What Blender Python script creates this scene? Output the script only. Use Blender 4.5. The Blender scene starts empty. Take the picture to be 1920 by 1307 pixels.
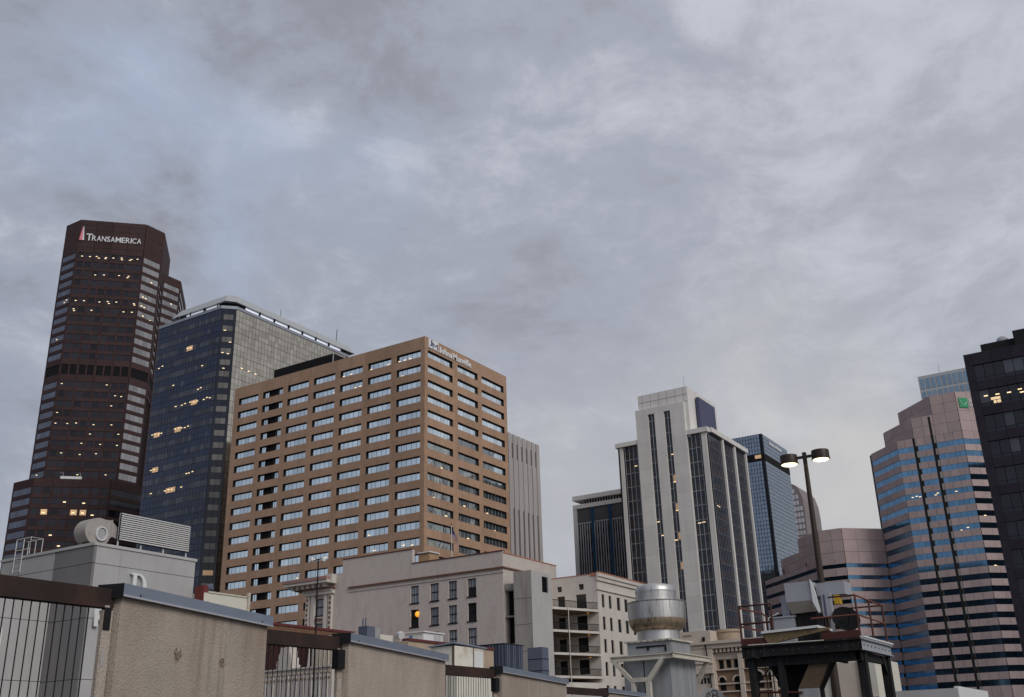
import bpy, math, random
from mathutils import Matrix, Vector
rnd = random.Random(7)
sc = bpy.context.scene
col = sc.collection
R = math.radians
# World axes: X runs along the streets that lead away to the right, Y along those that lead away to the left, Z up, metres.
# ------------------------------------------------------------------ camera
CAM = Vector((0, 0, 1.7))
G = R(58.0); pitch = R(21.44); roll = R(-1.62)
def g2(v): return Vector((v[0]*math.cos(G)+v[1]*math.sin(G), -v[0]*math.sin(G)+v[1]*math.cos(G), v[2]))
fw = Vector((0, math.cos(pitch), math.sin(pitch))); r0 = Vector((1, 0, 0)); u0 = r0.cross(fw)
rt = r0*math.cos(roll)+u0*math.sin(roll); up = u0*math.cos(roll)-r0*math.sin(roll)
rt, up, fw = g2(rt), g2(up), g2(fw)
cd = bpy.data.cameras.new('camera'); cam = bpy.data.objects.new('camera', cd); col.objects.link(cam)
cam.matrix_world = Matrix(((rt.x, up.x, -fw.x, CAM.x), (rt.y, up.y, -fw.y, CAM.y), (rt.z, up.z, -fw.z, CAM.z), (0, 0, 0, 1)))
cd.lens = 36.0; cd.sensor_width = 36.0; cd.clip_start = .1; cd.clip_end = 6000
sc.camera = cam
# ------------------------------------------------------------------ light
SUN = Vector((-.30, -.80, .56)).normalized()
sd = bpy.data.lights.new('sun', 'SUN'); sd.energy = 1.5; sd.angle = R(26); sd.color = (1, .975, .935)
so = bpy.data.objects.new('sun', sd); col.objects.link(so); so.rotation_euler = SUN.to_track_quat('Z', 'Y').to_euler()
so.location = (-30, -50, 60)
sc.view_settings.view_transform = 'Standard'; sc.view_settings.look = 'None'
sc.view_settings.exposure = 0.0; sc.view_settings.gamma = 1; sc.view_settings.use_curve_mapping = False
# ------------------------------------------------------------------ sky: broken overcast at dusk
wd = bpy.data.worlds.new('World'); sc.world = wd; wd.use_nodes = True
nt = wd.node_tree; nt.nodes.clear()
def wn(t, **k):
    n = nt.nodes.new(t)
    for a, b in k.items(): setattr(n, a, b)
    return n
def wl(a, b): nt.links.new(a, b)
def wmath(op, a, b=None, c=None, clamp=False):
    n = wn('ShaderNodeMath', operation=op, use_clamp=clamp)
    for i, v in enumerate((a, b, c)):
        if v is None: continue
        if isinstance(v, (int, float)): n.inputs[i].default_value = v
        else: wl(v, n.inputs[i])
    return n.outputs[0]
def wmix(f, a, b):
    n = wn('ShaderNodeMix', data_type='RGBA')
    for s, v in ((n.inputs[0], f), (n.inputs[6], a), (n.inputs[7], b)):
        if isinstance(v, (int, float)): s.default_value = v
        elif isinstance(v, tuple): s.default_value = (*v, 1)
        else: wl(v, s)
    return n.outputs[2]
tc = wn('ShaderNodeTexCoord'); sx = wn('ShaderNodeSeparateXYZ'); wl(tc.outputs['Generated'], sx.inputs[0])
dz = wmath('ADD', wmath('MAXIMUM', sx.outputs[2], 0.0), .16)
cx = wn('ShaderNodeCombineXYZ'); wl(wmath('DIVIDE', sx.outputs[0], dz), cx.inputs[0]); wl(wmath('DIVIDE', sx.outputs[1], dz), cx.inputs[1])
def wnoise(scale, detail, rough, off, dist=0.0, lac=2.0):
    mp = wn('ShaderNodeMapping'); mp.inputs['Location'].default_value = off; wl(cx.outputs[0], mp.inputs[0])
    n = wn('ShaderNodeTexNoise'); n.inputs['Scale'].default_value = scale; n.inputs['Detail'].default_value = detail
    n.inputs['Roughness'].default_value = rough; n.inputs['Distortion'].default_value = dist; wl(mp.outputs[0], n.inputs['Vector'])
    return n.outputs['Fac']
def wrange(v, a, b, c=0.0, d=1.0):
    n = wn('ShaderNodeMapRange', interpolation_type='SMOOTHSTEP')
    wl(v, n.inputs[0])
    for i, x in enumerate((a, b, c, d)): n.inputs[i+1].default_value = x
    return n.outputs[0]
sky = wn('ShaderNodeTexSky', sky_type='NISHITA'); sky.sun_disc = False
sky.sun_elevation = math.asin(SUN.z); sky.sun_rotation = math.atan2(SUN.x, SUN.y); sky.air_density = 1.0; sky.dust_density = 2.0
nrm = wn('ShaderNodeVectorMath', operation='NORMALIZE'); wl(tc.outputs['Generated'], nrm.inputs[0]); DIR = nrm.outputs[0]
def dnoise(scale, detail, rough, off, dist=0.0, out='Fac', st=(1, 1, 1.9)):      # noise over the sky dome
    mp = wn('ShaderNodeMapping'); mp.inputs['Location'].default_value = off; mp.inputs['Scale'].default_value = st; wl(DIR, mp.inputs[0])
    n = wn('ShaderNodeTexNoise'); n.inputs['Scale'].default_value = scale; n.inputs['Detail'].default_value = detail
    n.inputs['Roughness'].default_value = rough; n.inputs['Distortion'].default_value = dist; wl(mp.outputs[0], n.inputs['Vector'])
    return n.outputs[out]
wsub = wn('ShaderNodeVectorMath', operation='SUBTRACT'); wl(dnoise(4.5, 6, .6, (3.3, 1.2, 7.7), .3, 'Color'), wsub.inputs[0]); wsub.inputs[1].default_value = (.5, .5, .5)
wsc = wn('ShaderNodeVectorMath', operation='SCALE'); wl(wsub.outputs[0], wsc.inputs[0]); wsc.inputs['Scale'].default_value = .30
wad = wn('ShaderNodeVectorMath', operation='ADD'); wl(DIR, wad.inputs[0]); wl(wsc.outputs[0], wad.inputs[1]); WDIR = wad.outputs[0]
def bank(x, y, z, sg, a):                       # one cloud bank or break: soft-edged, its outline ragged by the warp
    d = wn('ShaderNodeVectorMath', operation='DISTANCE'); wl(WDIR, d.inputs[0]); d.inputs[1].default_value = (x, y, z)
    return wrange(d.outputs['Value'], 0.0, sg*1.15, a, 0.0)
def total(lst):
    t = None
    for q in lst: v = bank(*q); t = v if t is None else wmath('ADD', t, v)
    return t
SHAPE = [(0.5236, 0.579, 0.625, 0.219, -0.03), (0.6256, 0.4628, 0.628, 0.172, -0.036), (0.7077, 0.3389, 0.6199, 0.089, -0.03), (0.4564, 0.747, 0.4833, 0.156, -0.045), (0.5462, 0.7029, 0.4556, 0.104, -0.025), (0.6403, 0.5111, 0.5734, 0.109, -0.032), (0.6316, 0.5739, 0.5213, 0.057, -0.038), (0.7786, 0.319, 0.5404, 0.115, -0.034), (0.7681, 0.2288, 0.598, 0.109, 0.045), (0.8367, 0.1267, 0.5329, 0.167, 0.045), (0.8201, 0.1937, 0.5385, 0.068, 0.03), (0.7207, 0.4442, 0.5322, 0.135, 0.055), (0.6622, 0.5276, 0.5321, 0.062, 0.05), (0.7369, 0.3397, 0.5844, 0.068, 0.035), (0.4606, 0.6867, 0.5624, 0.089, 0.035), (0.5493, 0.6508, 0.5241, 0.083, 0.04), (0.4521, 0.7871, 0.4196, 0.062, 0.045), (0.5897, 0.6841, 0.4293, 0.057, 0.04), (0.7851, 0.4645, 0.4097, 0.219, -0.022), (0.8812, 0.088, 0.4644, 0.073, -0.025), (0.928, 0.2305, 0.2928, 0.031, -0.06)]
BLUE = [(0.4573, 0.6896, 0.5616, 0.099, 0.775), (0.5566, 0.6508, 0.5164, 0.089, 0.651), (0.5897, 0.6841, 0.4293, 0.068, 0.62), (0.6455, 0.553, 0.5268, 0.115, 0.388)]
GLOW = [(0.9237, 0.2611, 0.2804, 0.188, 0.486), (0.9462, 0.2246, 0.2329, 0.167, 0.405), (0.8338, 0.4881, 0.258, 0.156, 0.338)]
big = wnoise(.60, 4, .50, (-3.6, 22.3, 0), .6)
fine = dnoise(7.0, 10, .66, (1.7, 4.1, 2.6), .35)
wisp = dnoise(19.0, 8, .62, (5.7, 2.1, .6), .4)
soft = wnoise(.30, 3, .5, (-11.7, 31.7, 0), .2)
K = 9.2   # cloud radiance, scaled for a background strength of 0.1
def kc(r, g, b): return (r*K, g*K, b*K)
body = wmath('ADD', wmath('MULTIPLY', big, .16), wmath('ADD', wmath('MULTIPLY', fine, .36), wmath('MULTIPLY', wisp, .12)))
body = wmath('ADD', wmath('ADD', body, .196), total(SHAPE))
cl = wmix(wrange(body, .40, .50), kc(.262, .272, .33), kc(.352, .388, .478))
cl = wmix(wrange(body, .49, .63), cl, kc(.60, .625, .72))
cl = wmix(wmath('MULTIPLY', total(BLUE), 1.0, None, True), cl, kc(.40, .495, .67))
azr = wmath('ADD', wmath('MULTIPLY', sx.outputs[0], .40), wmath('MULTIPLY', sx.outputs[1], -.92))   # towards the brighter, southern half
cl = wmix(wrange(azr, -1.1, 1.1, 0.0, .52), cl, kc(.57, .575, .61))
hor = wrange(sx.outputs[2], .03, .34, .72, 0.0)
cl = wmix(hor, cl, wmix(wrange(azr, -.9, .5), kc(.35, .382, .445), kc(.54, .545, .555)))
cl = wmix(wmath('MULTIPLY', total(GLOW), 1.0, None, True), cl, kc(.66, .65, .635))
gap = wmath('MULTIPLY', wrange(soft, .52, .66), .10)
skyc = wmix(gap, cl, sky.outputs[0])
bg = wn('ShaderNodeBackground'); bg.inputs['Strength'].default_value = .1; wl(skyc, bg.inputs['Color'])
wo = wn('ShaderNodeOutputWorld'); wl(bg.outputs[0], wo.inputs[0])
# ------------------------------------------------------------------ materials
MATS = {}
def _nodes(name):
    m = bpy.data.materials.new(name); m.use_nodes = True; t = m.node_tree; MATS[name] = m
    return m, t, t.nodes['Principled BSDF']
def mat(name, c, rough=.75, ns=.6, na=.18, st=(1, 1, 1), bump=0.0, bs=30.0, metal=0.0, spec=.35, ov=.05, speck=0.0, ss=60.0, stain=None, stain2=None):
    m, t, p = _nodes(name); N = t.nodes.new; L = t.links.new
    geo = N('ShaderNodeNewGeometry'); mp = N('ShaderNodeMapping'); mp.inputs['Scale'].default_value = st; L(geo.outputs['Position'], mp.inputs[0])
    n1 = N('ShaderNodeTexNoise'); n1.inputs['Scale'].default_value = ns; n1.inputs['Detail'].default_value = 8; n1.inputs['Roughness'].default_value = .62; L(mp.outputs[0], n1.inputs['Vector'])
    mr = N('ShaderNodeMapRange'); mr.inputs[1].default_value = .25; mr.inputs[2].default_value = .75; mr.inputs[3].default_value = 1-na; mr.inputs[4].default_value = 1+na; L(n1.outputs['Fac'], mr.inputs[0])
    oi = N('ShaderNodeObjectInfo'); mo = N('ShaderNodeMapRange'); mo.inputs[3].default_value = 1-ov; mo.inputs[4].default_value = 1+ov; L(oi.outputs['Random'], mo.inputs[0])
    mu = N('ShaderNodeMath'); mu.operation = 'MULTIPLY'; L(mr.outputs[0], mu.inputs[0]); L(mo.outputs[0], mu.inputs[1])
    fac = mu.outputs[0]
    if speck:
        n2 = N('ShaderNodeTexNoise'); n2.inputs['Scale'].default_value = ss; n2.inputs['Detail'].default_value = 3; L(geo.outputs['Position'], n2.inputs['Vector'])
        m2 = N('ShaderNodeMapRange'); m2.inputs[1].default_value = .3; m2.inputs[2].default_value = .7; m2.inputs[3].default_value = 1-speck; m2.inputs[4].default_value = 1+speck; L(n2.outputs['Fac'], m2.inputs[0])
        m3 = N('ShaderNodeMath'); m3.operation = 'MULTIPLY'; L(fac, m3.inputs[0]); L(m2.outputs[0], m3.inputs[1]); fac = m3.outputs[0]
    vm = N('ShaderNodeVectorMath'); vm.operation = 'SCALE'; vm.inputs[0].default_value = c; L(fac, vm.inputs['Scale'])
    out = vm.outputs[0]
    for st_ in (stain, stain2):                 # weathering patches with a shape of their own
        if not st_: continue
        sc_, lo, hi, amt, scol, sst = st_
        mp2 = N('ShaderNodeMapping'); mp2.inputs['Scale'].default_value = sst; L(geo.outputs['Position'], mp2.inputs[0])
        n3 = N('ShaderNodeTexNoise'); n3.inputs['Scale'].default_value = sc_; n3.inputs['Detail'].default_value = 6; n3.inputs['Roughness'].default_value = .6; L(mp2.outputs[0], n3.inputs['Vector'])
        m4 = N('ShaderNodeMapRange'); m4.inputs[1].default_value = lo; m4.inputs[2].default_value = hi; m4.inputs[3].default_value = 0; m4.inputs[4].default_value = amt; L(n3.outputs['Fac'], m4.inputs[0])
        mx = N('ShaderNodeMix'); mx.data_type = 'RGBA'; L(m4.outputs[0], mx.inputs[0]); L(out, mx.inputs[6]); mx.inputs[7].default_value = (*scol, 1); out = mx.outputs[2]
    L(out, p.inputs['Base Color'])
    p.inputs['Roughness'].default_value = rough; p.inputs['Metallic'].default_value = metal; p.inputs['Specular IOR Level'].default_value = spec
    if bump:
        n5 = N('ShaderNodeTexNoise'); n5.inputs['Scale'].default_value = bs; n5.inputs['Detail'].default_value = 4; L(geo.outputs['Position'], n5.inputs['Vector'])
        b = N('ShaderNodeBump'); b.inputs['Strength'].default_value = bump; b.inputs['Distance'].default_value = .02; L(n5.outputs['Fac'], b.inputs['Height']); L(b.outputs[0], p.inputs['Normal'])
    return m
def glass(name, c, metal=.0, rough=.06, spec=.6, var=.3, wave=.0):
    m, t, p = _nodes(name); N = t.nodes.new; L = t.links.new
    oi = N('ShaderNodeObjectInfo'); geo = N('ShaderNodeNewGeometry')
    a = N('ShaderNodeMath'); a.operation = 'ADD'; L(oi.outputs['Random'], a.inputs[0]); L(geo.outputs['Random Per Island'], a.inputs[1])
    f = N('ShaderNodeMath'); f.operation = 'FRACT'; L(a.outputs[0], f.inputs[0])
    mr = N('ShaderNodeMapRange'); mr.inputs[3].default_value = 1-var; mr.inputs[4].default_value = 1+var; L(f.outputs[0], mr.inputs[0])
    vm = N('ShaderNodeVectorMath'); vm.operation = 'SCALE'; vm.inputs[0].default_value = c; L(mr.outputs[0], vm.inputs['Scale']); L(vm.outputs[0], p.inputs['Base Color'])
    p.inputs['Metallic'].default_value = metal; p.inputs['Roughness'].default_value = rough; p.inputs['Specular IOR Level'].default_value = spec
    if wave:
        n5 = N('ShaderNodeTexNoise'); n5.inputs['Scale'].default_value = .7; n5.inputs['Detail'].default_value = 2; L(geo.outputs['Position'], n5.inputs['Vector'])
        b = N('ShaderNodeBump'); b.inputs['Strength'].default_value = wave; b.inputs['Distance'].default_value = .1; L(n5.outputs['Fac'], b.inputs['Height']); L(b.outputs[0], p.inputs['Normal'])
    return m
def lamp(name, c, s):
    m, t, p = _nodes(name); p.inputs['Base Color'].default_value = (*c, 1); p.inputs['Emission Color'].default_value = (*c, 1); p.inputs['Emission Strength'].default_value = s
    return m
tan = mat('tan_stone', (.40, .25, .165), .8, .25, .13, (1, 1, .35), ov=.09, speck=.1, ss=3.0, stain=(.5, .55, .8, .4, (.20, .125, .085), (1.5, 1.5, .25)))
tan_j = mat('tan_joint', (.16, .09, .06), .9)
granite = mat('brown_granite', (.058, .034, .034), .7, .3, .14, ov=.12, spec=.12)
granite_d = mat('brown_granite_joint', (.03, .018, .018), .8, spec=.1)
pink = mat('pink_granite', (.44, .335, .32), .75, .3, .1, ov=.09)
pink_j = mat('pink_joint', (.10, .07, .065), .8)
white_st = mat('white_marble', (.68, .65, .615), .7, .25, .1, (1, 1, .3), ov=.05, stain=(.3, .52, .8, .35, (.38, .34, .30), (2.5, 2.5, .12)))
white_pt = mat('painted_brick', (.55, .485, .445), .8, 1.2, .09, (1, 1, 3), ov=.02, bump=.3, bs=3, stain=(.55, .5, .72, .5, (.38, .31, .27), (1, 1, .35)), stain2=(.9, .58, .7, .45, (.62, .58, .55), (1, 1, 1.3)))
white_pt2 = mat('painted_stucco_wall', (.60, .55, .50), .8, .5, .09, ov=.02, stain=(.6, .52, .75, .4, (.40, .34, .28), (1, 1, .25)))
conc = mat('stained_concrete', (.36, .33, .30), .85, .5, .16, (1, 1, .15), stain=(.8, .5, .7, .5, (.14, .125, .11), (2, 2, .12)))
conc_l = mat('pale_concrete', (.47, .455, .44), .85, .7, .08, (1, 1, .3))
gray_p = mat('grey_panel', (.43, .42, .41), .75, 1.2, .08, (1, 1, .4), ov=.04, speck=.05, ss=14)
gray_d = mat('dark_grey_panel', (.20, .19, .19), .75, 1.2, .08, (1, 1, .4), ov=.05, speck=.05, ss=14)
stucco = mat('stucco', (.43, .36, .30), .9, 1.6, .13, (1, 1, .7), bump=.7, bs=55, speck=.15, ss=60, stain=(1.0, .46, .72, .6, (.26, .17, .115), (1, 1, .4)), stain2=(2.2, .56, .74, .55, (.17, .135, .11), (3.5, 3.5, .22)))
zinc = mat('grey_metal_flashing', (.25, .285, .35), .5, 2.5, .1, metal=.35, spec=.5, bump=.1, bs=6)
zinc_l = mat('bright_drip_edge', (.62, .62, .65), .4, 3, .08, metal=.5)
rust = mat('rusty_brown_steel', (.028, .016, .013), .75, 3, .3, stain=(2.2, .5, .75, .5, (.10, .042, .028), (1, 1, 1)))
black = mat('black_steel', (.012, .012, .014), .7, 2, .2, spec=.2)
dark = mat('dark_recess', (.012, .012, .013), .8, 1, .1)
void = mat('black_louver_shade', (.004, .004, .005), .9, 1, .1)  # also paints shade in window reveals and behind the fire landings
mull = mat('dark_mullion', (.018, .020, .028), .7, 1, .1, spec=.15)
mull_g = mat('grey_mullion', (.20, .20, .23), .5, 1, .05, metal=.2)
mull_w = mat('white_mullion', (.50, .50, .51), .5, 1, .05)
mull_s = mat('silver_mullion', (.42, .42, .44), .45, 1, .05, metal=.3)
galv = mat('galvanised_steel', (.56, .55, .54), .45, 2.5, .16, (5, 5, .5), metal=.85, spec=.5, stain=(2.2, .55, .75, .55, (.34, .24, .15), (9, 9, .5)))
spun = mat('spun_aluminium', (.60, .585, .57), .46, 3, .16, (7, 7, .4), metal=.95, bump=.05, bs=4, stain=(1.6, .55, .72, .8, (.20, .15, .10), (5, 5, .8)))
grease = mat('greasy_aluminium', (.50, .39, .27), .45, 4, .3, (9, 9, .5), metal=.8, stain=(2.5, .52, .66, .9, (.045, .03, .02), (3, 3, 1)))
duct = mat('grey_duct_metal', (.36, .365, .375), .55, 1.2, .14, (4, 4, .3), metal=.3, stain=(1.0, .5, .75, .5, (.17, .16, .155), (4, 4, .25)))
cream_st = mat('cream_painted_steel', (.56, .52, .44), .6, 3, .1, stain=(3.5, .55, .72, .7, (.30, .17, .075), (1, 1, 1)))
cream = mat('cream_wall_paint', (.66, .63, .54), .75, 1.2, .07, stain=(.8, .56, .78, .4, (.42, .34, .25), (1, 1, .5)))
sheet = mat('weathered_cream_sheet', (.66, .63, .55), .6, .9, .1, stain=(.9, .5, .68, .7, (.42, .29, .17), (1, 1, .7)))
redp = mat('red_paint', (.16, .032, .03), .7, 2, .15)
coping_r = mat('red_coping', (.13, .032, .034), .6, 2, .2)
terra = mat('terracotta_edge', (.42, .17, .10), .7, 2, .15)
brick = mat('tan_brick', (.19, .105, .065), .85, 2.5, .3, (1, 1, 4))
brick_d = mat('dark_red_brick', (.085, .036, .028), .85, 2.0, .25, (1, 1, 4))
mortar = mat('mortar', (.30, .26, .22), .9)
terracotta_w = mat('glazed_cream_terracotta', (.58, .53, .48), .55, 2, .1, ov=.05)
sand = mat('buff_sandstone', (.44, .335, .245), .85, .9, .14, ov=.08, stain=(1, .55, .8, .5, (.16, .12, .09), (1, 1, .5)))
sand_l = mat('pale_sandstone', (.56, .475, .40), .85, .8, .1, ov=.05)
brownst = mat('brown_sandstone', (.24, .155, .10), .85, .9, .2, ov=.08)
bluescr = mat('dark_blue_sheet', (.055, .068, .10), .55, 1.0, .15)
bluebox = mat('slate_blue_sheet', (.11, .125, .175), .55, 1.0, .15)
navy = mat('navy_sign_board', (.070, .074, .135), .6, .5, .04)
bluepier = mat('blue_enamel', (.012, .062, .13), .45, .5, .1)
equip = mat('grey_equipment_paint', (.34, .355, .385), .55, 1.5, .08, stain=(1.3, .55, .75, .4, (.2, .18, .16), (1, 1, .4)))
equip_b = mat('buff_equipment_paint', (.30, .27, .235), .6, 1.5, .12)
sooty = mat('sooty_steel', (.011, .011, .012), .8, 2.2, .3, (4, 4, .5), stain=(1.6, .55, .75, .6, (.075, .07, .07), (4, 4, .4)))
rustbeam = mat('rust_brown_plate', (.12, .082, .05), .8, 3, .3)
pitted = mat('pitted_tan_wood', (.19, .135, .075), .9, 6, .35, stain=(6, .58, .68, .9, (.03, .02, .012), (1, 1, 1)))
redsteel = mat('red_oxide_steel', (.07, .02, .015), .6, 4, .25)
redrail = mat('red_oxide_rail', (.17, .055, .033), .6, 4, .2)
yellow = mat('yellow_box_paint', (.55, .32, .02), .5, 3, .1)
dish_m = mat('dark_dish', (.010, .010, .011), .85, 2, .2, spec=.1)
bronze = mat('dark_bronze_lamp', (.035, .022, .014), .5, 2, .15)
steelw = mat('white_painted_metal', (.70, .70, .69), .5, 1, .05)
asphalt = mat('asphalt', (.055, .055, .058), .9, .4, .2)
gl_tan = glass('mirror_window', (.76, .86, .89), .95, .05, var=.17, wave=.2)
gl_tanr = gl_tan
gl_dark = glass('dark_window', (.020, .019, .027), .12, .06, .42, .5)
gl_steel = glass('blue_grey_window', (.13, .14, .18), .55, .08, var=.15)
gl_chamfer = glass('smoked_window', (.17, .16, .145), .35, .12, var=.2)
gl_pale = glass('reflective_window', (.34, .325, .32), .75, .08, var=.2)
gl_navy = glass('navy_curtain_glass', (.009, .018, .055), .0, .06, .6, .25)
gl_navyw = glass('navy_vision_glass', (.052, .055, .072), .05, .08, .55, .5)
gl_warm = glass('bright_side_mirror_glass', (.50, .455, .38), .85, .1, var=.16)  # tint holds the bright sky reflection on the navy tower's right face
gl_blue = glass('blue_mirror_glass', (.26, .32, .39), .88, .05, var=.09, wave=.1)
gl_slate = gl_blue
gl_pink = glass('blue_strip_glass', (.14, .275, .42), .97, .07, var=.12)
gl_bay = glass('dark_bay_glass', (.022, .020, .020), 0, .08, .6, .55)
gl_span = glass('dark_spandrel_glass', (.008, .011, .024), 0, .08, .6, .3)
gl_ink = glass('ink_window', (.008, .010, .017), 0, .05, .5, .4)
gl_far = glass('pale_blue_window', (.23, .33, .43), .3, .2, var=.1)
gl_sash = glass('curtained_window', (.25, .26, .29), 0, .2, .6, .3)
lm_w = lamp('ceiling_lamp', (1, .76, .42), 1.15)
lm_d = lamp('lit_room', (1, .64, .34), .13)
lm_o = lamp('orange_lamp', (1, .40, .03), .8)
lm_s = lamp('street_lamp_glow', (1, .82, .48), 4.0)
sign_w = mat('white_sign_letter', (.74, .745, .76), .5, 1, .02, ov=0)
sign_p = mat('pink_sign_face', (.75, .20, .26), .5, 1, .02, ov=0)
sign_b = mat('navy_sign_letter', (.03, .035, .08), .5, 1, .02, ov=0)
sign_g = mat('green_sign_face', (.02, .30, .12), .5, .4, .1, ov=0)
sign_g2 = mat('pale_green_swoosh', (.42, .66, .50), .5, 1, .05, ov=0)
fl_red = mat('flag_red', (.38, .03, .045), .8, 3, .1); fl_wht = mat('flag_white', (.72, .71, .72), .8, 3, .1); fl_blu = mat('flag_blue', (.03, .045, .14), .8, 3, .1)
# ------------------------------------------------------------------ helpers
WMX = {}
def T(v): return Matrix.Translation(Vector(v))
def put(o, parent, W):
    col.objects.link(o)
    if parent is not None:
        o.parent = parent; o.matrix_parent_inverse = WMX[parent.name].inverted()
    o.matrix_basis = W; WMX[o.name] = W
    return o
def tag(o, label=None, cat=None, group=None, kind=None):
    if label: o['label'] = label
    if cat: o['category'] = cat
    if group: o['group'] = group
    if kind: o['kind'] = kind
    return o
def thing(name, label, cat, loc, group=None):
    o = bpy.data.objects.new(name, None); o.empty_display_size = .5
    put(o, None, T(loc)); return tag(o, label, cat, group)
class Face:                                     # a vertical wall plane; s runs left to right as seen from outside, d outwards
    def __init__(f, P, Q):
        f.P = Vector((P[0], P[1], 0)); q = Vector((Q[0], Q[1], 0)); f.L = (q-f.P).length; f.t = (q-f.P).normalized(); f.n = Vector((f.t.y, -f.t.x, 0))
    def p(f, s, z, d=0.0): return f.P+f.t*s+f.n*d+Vector((0, 0, z))
    def box(f, s0, s1, z0, z1, d0, d1):
        c = f.p((s0+s1)/2, (z0+z1)/2, (d0+d1)/2); a, b, e = f.t*(s1-s0), -f.n*(d1-d0), Vector((0, 0, z1-z0))
        return Matrix(((a.x, b.x, e.x, c.x), (a.y, b.y, e.y, c.y), (a.z, b.z, e.z, c.z), (0, 0, 0, 1)))
CV = [(-.5, -.5, -.5), (.5, -.5, -.5), (.5, .5, -.5), (-.5, .5, -.5), (-.5, -.5, .5), (.5, -.5, .5), (.5, .5, .5), (-.5, .5, .5)]
CF = [(0, 3, 2, 1), (4, 5, 6, 7), (0, 1, 5, 4), (1, 2, 6, 5), (2, 3, 7, 6), (3, 0, 4, 7)]
CUBE = {}
def cube(m):
    if m.name not in CUBE:
        me = bpy.data.meshes.new('box_'+m.name); me.from_pydata(CV, [], CF); me.materials.append(m); CUBE[m.name] = me
    return CUBE[m.name]
def piece(name, parent, M, m): return put(bpy.data.objects.new(name, cube(m)), parent, M)
class MB:                                       # mesh builder in world coordinates
    def __init__(b): b.v = []; b.f = []
    def add(b, vs, fs):
        k = len(b.v); b.v += [tuple(v) for v in vs]; b.f += [tuple(i+k for i in f) for f in fs]; return b
    def mbox(b, M): return b.add([M @ Vector(c) for c in CV], CF)
    def box(b, x0, x1, y0, y1, z0, z1):
        return b.add([(x0, y0, z0), (x1, y0, z0), (x1, y1, z0), (x0, y1, z0), (x0, y0, z1), (x1, y0, z1), (x1, y1, z1), (x0, y1, z1)], CF)
    def prism(b, poly, z0, z1):                 # poly counter-clockwise plan outline
        n = len(poly); return b.add([(p[0], p[1], z0) for p in poly]+[(p[0], p[1], z1) for p in poly],
            [tuple(range(n-1, -1, -1)), tuple(range(n, 2*n))]+[(i, (i+1) % n, n+(i+1) % n, n+i) for i in range(n)])
    def hull(b, A, Bq):                         # two matching rings joined
        n = len(A); return b.add(list(A)+list(Bq), [tuple(range(n-1, -1, -1)), tuple(range(n, 2*n))]+[(i, (i+1) % n, n+(i+1) % n, n+i) for i in range(n)])
    def tube(b, pts, r, n=8, r2=None):
        pts = [Vector(p) for p in pts]; rings = []
        for i, p in enumerate(pts):
            a = (pts[min(i+1, len(pts)-1)]-pts[max(i-1, 0)]).normalized(); h = Vector((0, 0, 1)) if abs(a.z) < .9 else Vector((1, 0, 0))
            e = a.cross(h).normalized(); g = a.cross(e); rr = r if r2 is None else r+(r2-r)*i/(len(pts)-1)
            rings.append([p+(e*math.cos(2*math.pi*k/n)+g*math.sin(2*math.pi*k/n))*rr for k in range(n)])
        k0 = len(b.v)
        for q in rings: b.v += [tuple(x) for x in q]
        for i in range(len(rings)-1):
            for k in range(n): b.f.append((k0+i*n+k, k0+i*n+(k+1) % n, k0+(i+1)*n+(k+1) % n, k0+(i+1)*n+k))
        b.f.append(tuple(k0+k for k in range(n-1, -1, -1))); b.f.append(tuple(k0+(len(rings)-1)*n+k for k in range(n)))
        return b
    def lathe(b, c, prof, n=40):
        k0 = len(b.v)
        for r, z in prof:
            for k in range(n): b.v.append((c[0]+r*math.cos(2*math.pi*k/n), c[1]+r*math.sin(2*math.pi*k/n), z))
        for i in range(len(prof)-1):
            for k in range(n): b.f.append((k0+i*n+k, k0+i*n+(k+1) % n, k0+(i+1)*n+(k+1) % n, k0+(i+1)*n+k))
        b.f.append(tuple(k0+k for k in range(n-1, -1, -1))); b.f.append(tuple(k0+(len(prof)-1)*n+k for k in range(n)))
        return b
    def build(b, name, m, parent=None, loc=None, smooth=False):
        base = Vector(loc) if loc else (WMX[parent.name].translation if parent is not None else Vector((0, 0, 0)))
        me = bpy.data.meshes.new(name); me.from_pydata([tuple(Vector(v)-base) for v in b.v], [], b.f); me.materials.append(m)
        if smooth:
            for p in me.polygons: p.use_smooth = len(p.vertices) == 4
            me.update(); me.set_sharp_from_angle(angle=R(32))
        me.update()
        return put(bpy.data.objects.new(name, me), parent, T(base))
def pieces(parent, name, Ms, m, cap=300, tilt=0.0, rest=None):
    """each box its own object; past the cap the ones that show largest stay single, the rest is one mesh"""
    if tilt:
        out = []
        for M in Ms:
            c = M.translation.copy(); q = Matrix.Rotation(rnd.gauss(0, tilt), 4, 'Z') @ Matrix.Rotation(rnd.gauss(0, tilt), 4, 'X'); out.append(T(c) @ q @ T(-c) @ M)
        Ms = out
    def big(M):
        a = sorted(M.col[i].to_3d().length for i in range(3)); return -a[1]*a[2]/max(1, (M.translation-CAM).length_squared)
    Ms = sorted(Ms, key=big)
    for M in Ms[:cap]: piece(name, parent, M, m)
    if len(Ms) > cap:
        b = MB()
        for M in Ms[cap:]: b.mbox(M)
        tag(b.build(rest or (name+'_field'), m, parent), kind='stuff')
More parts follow.
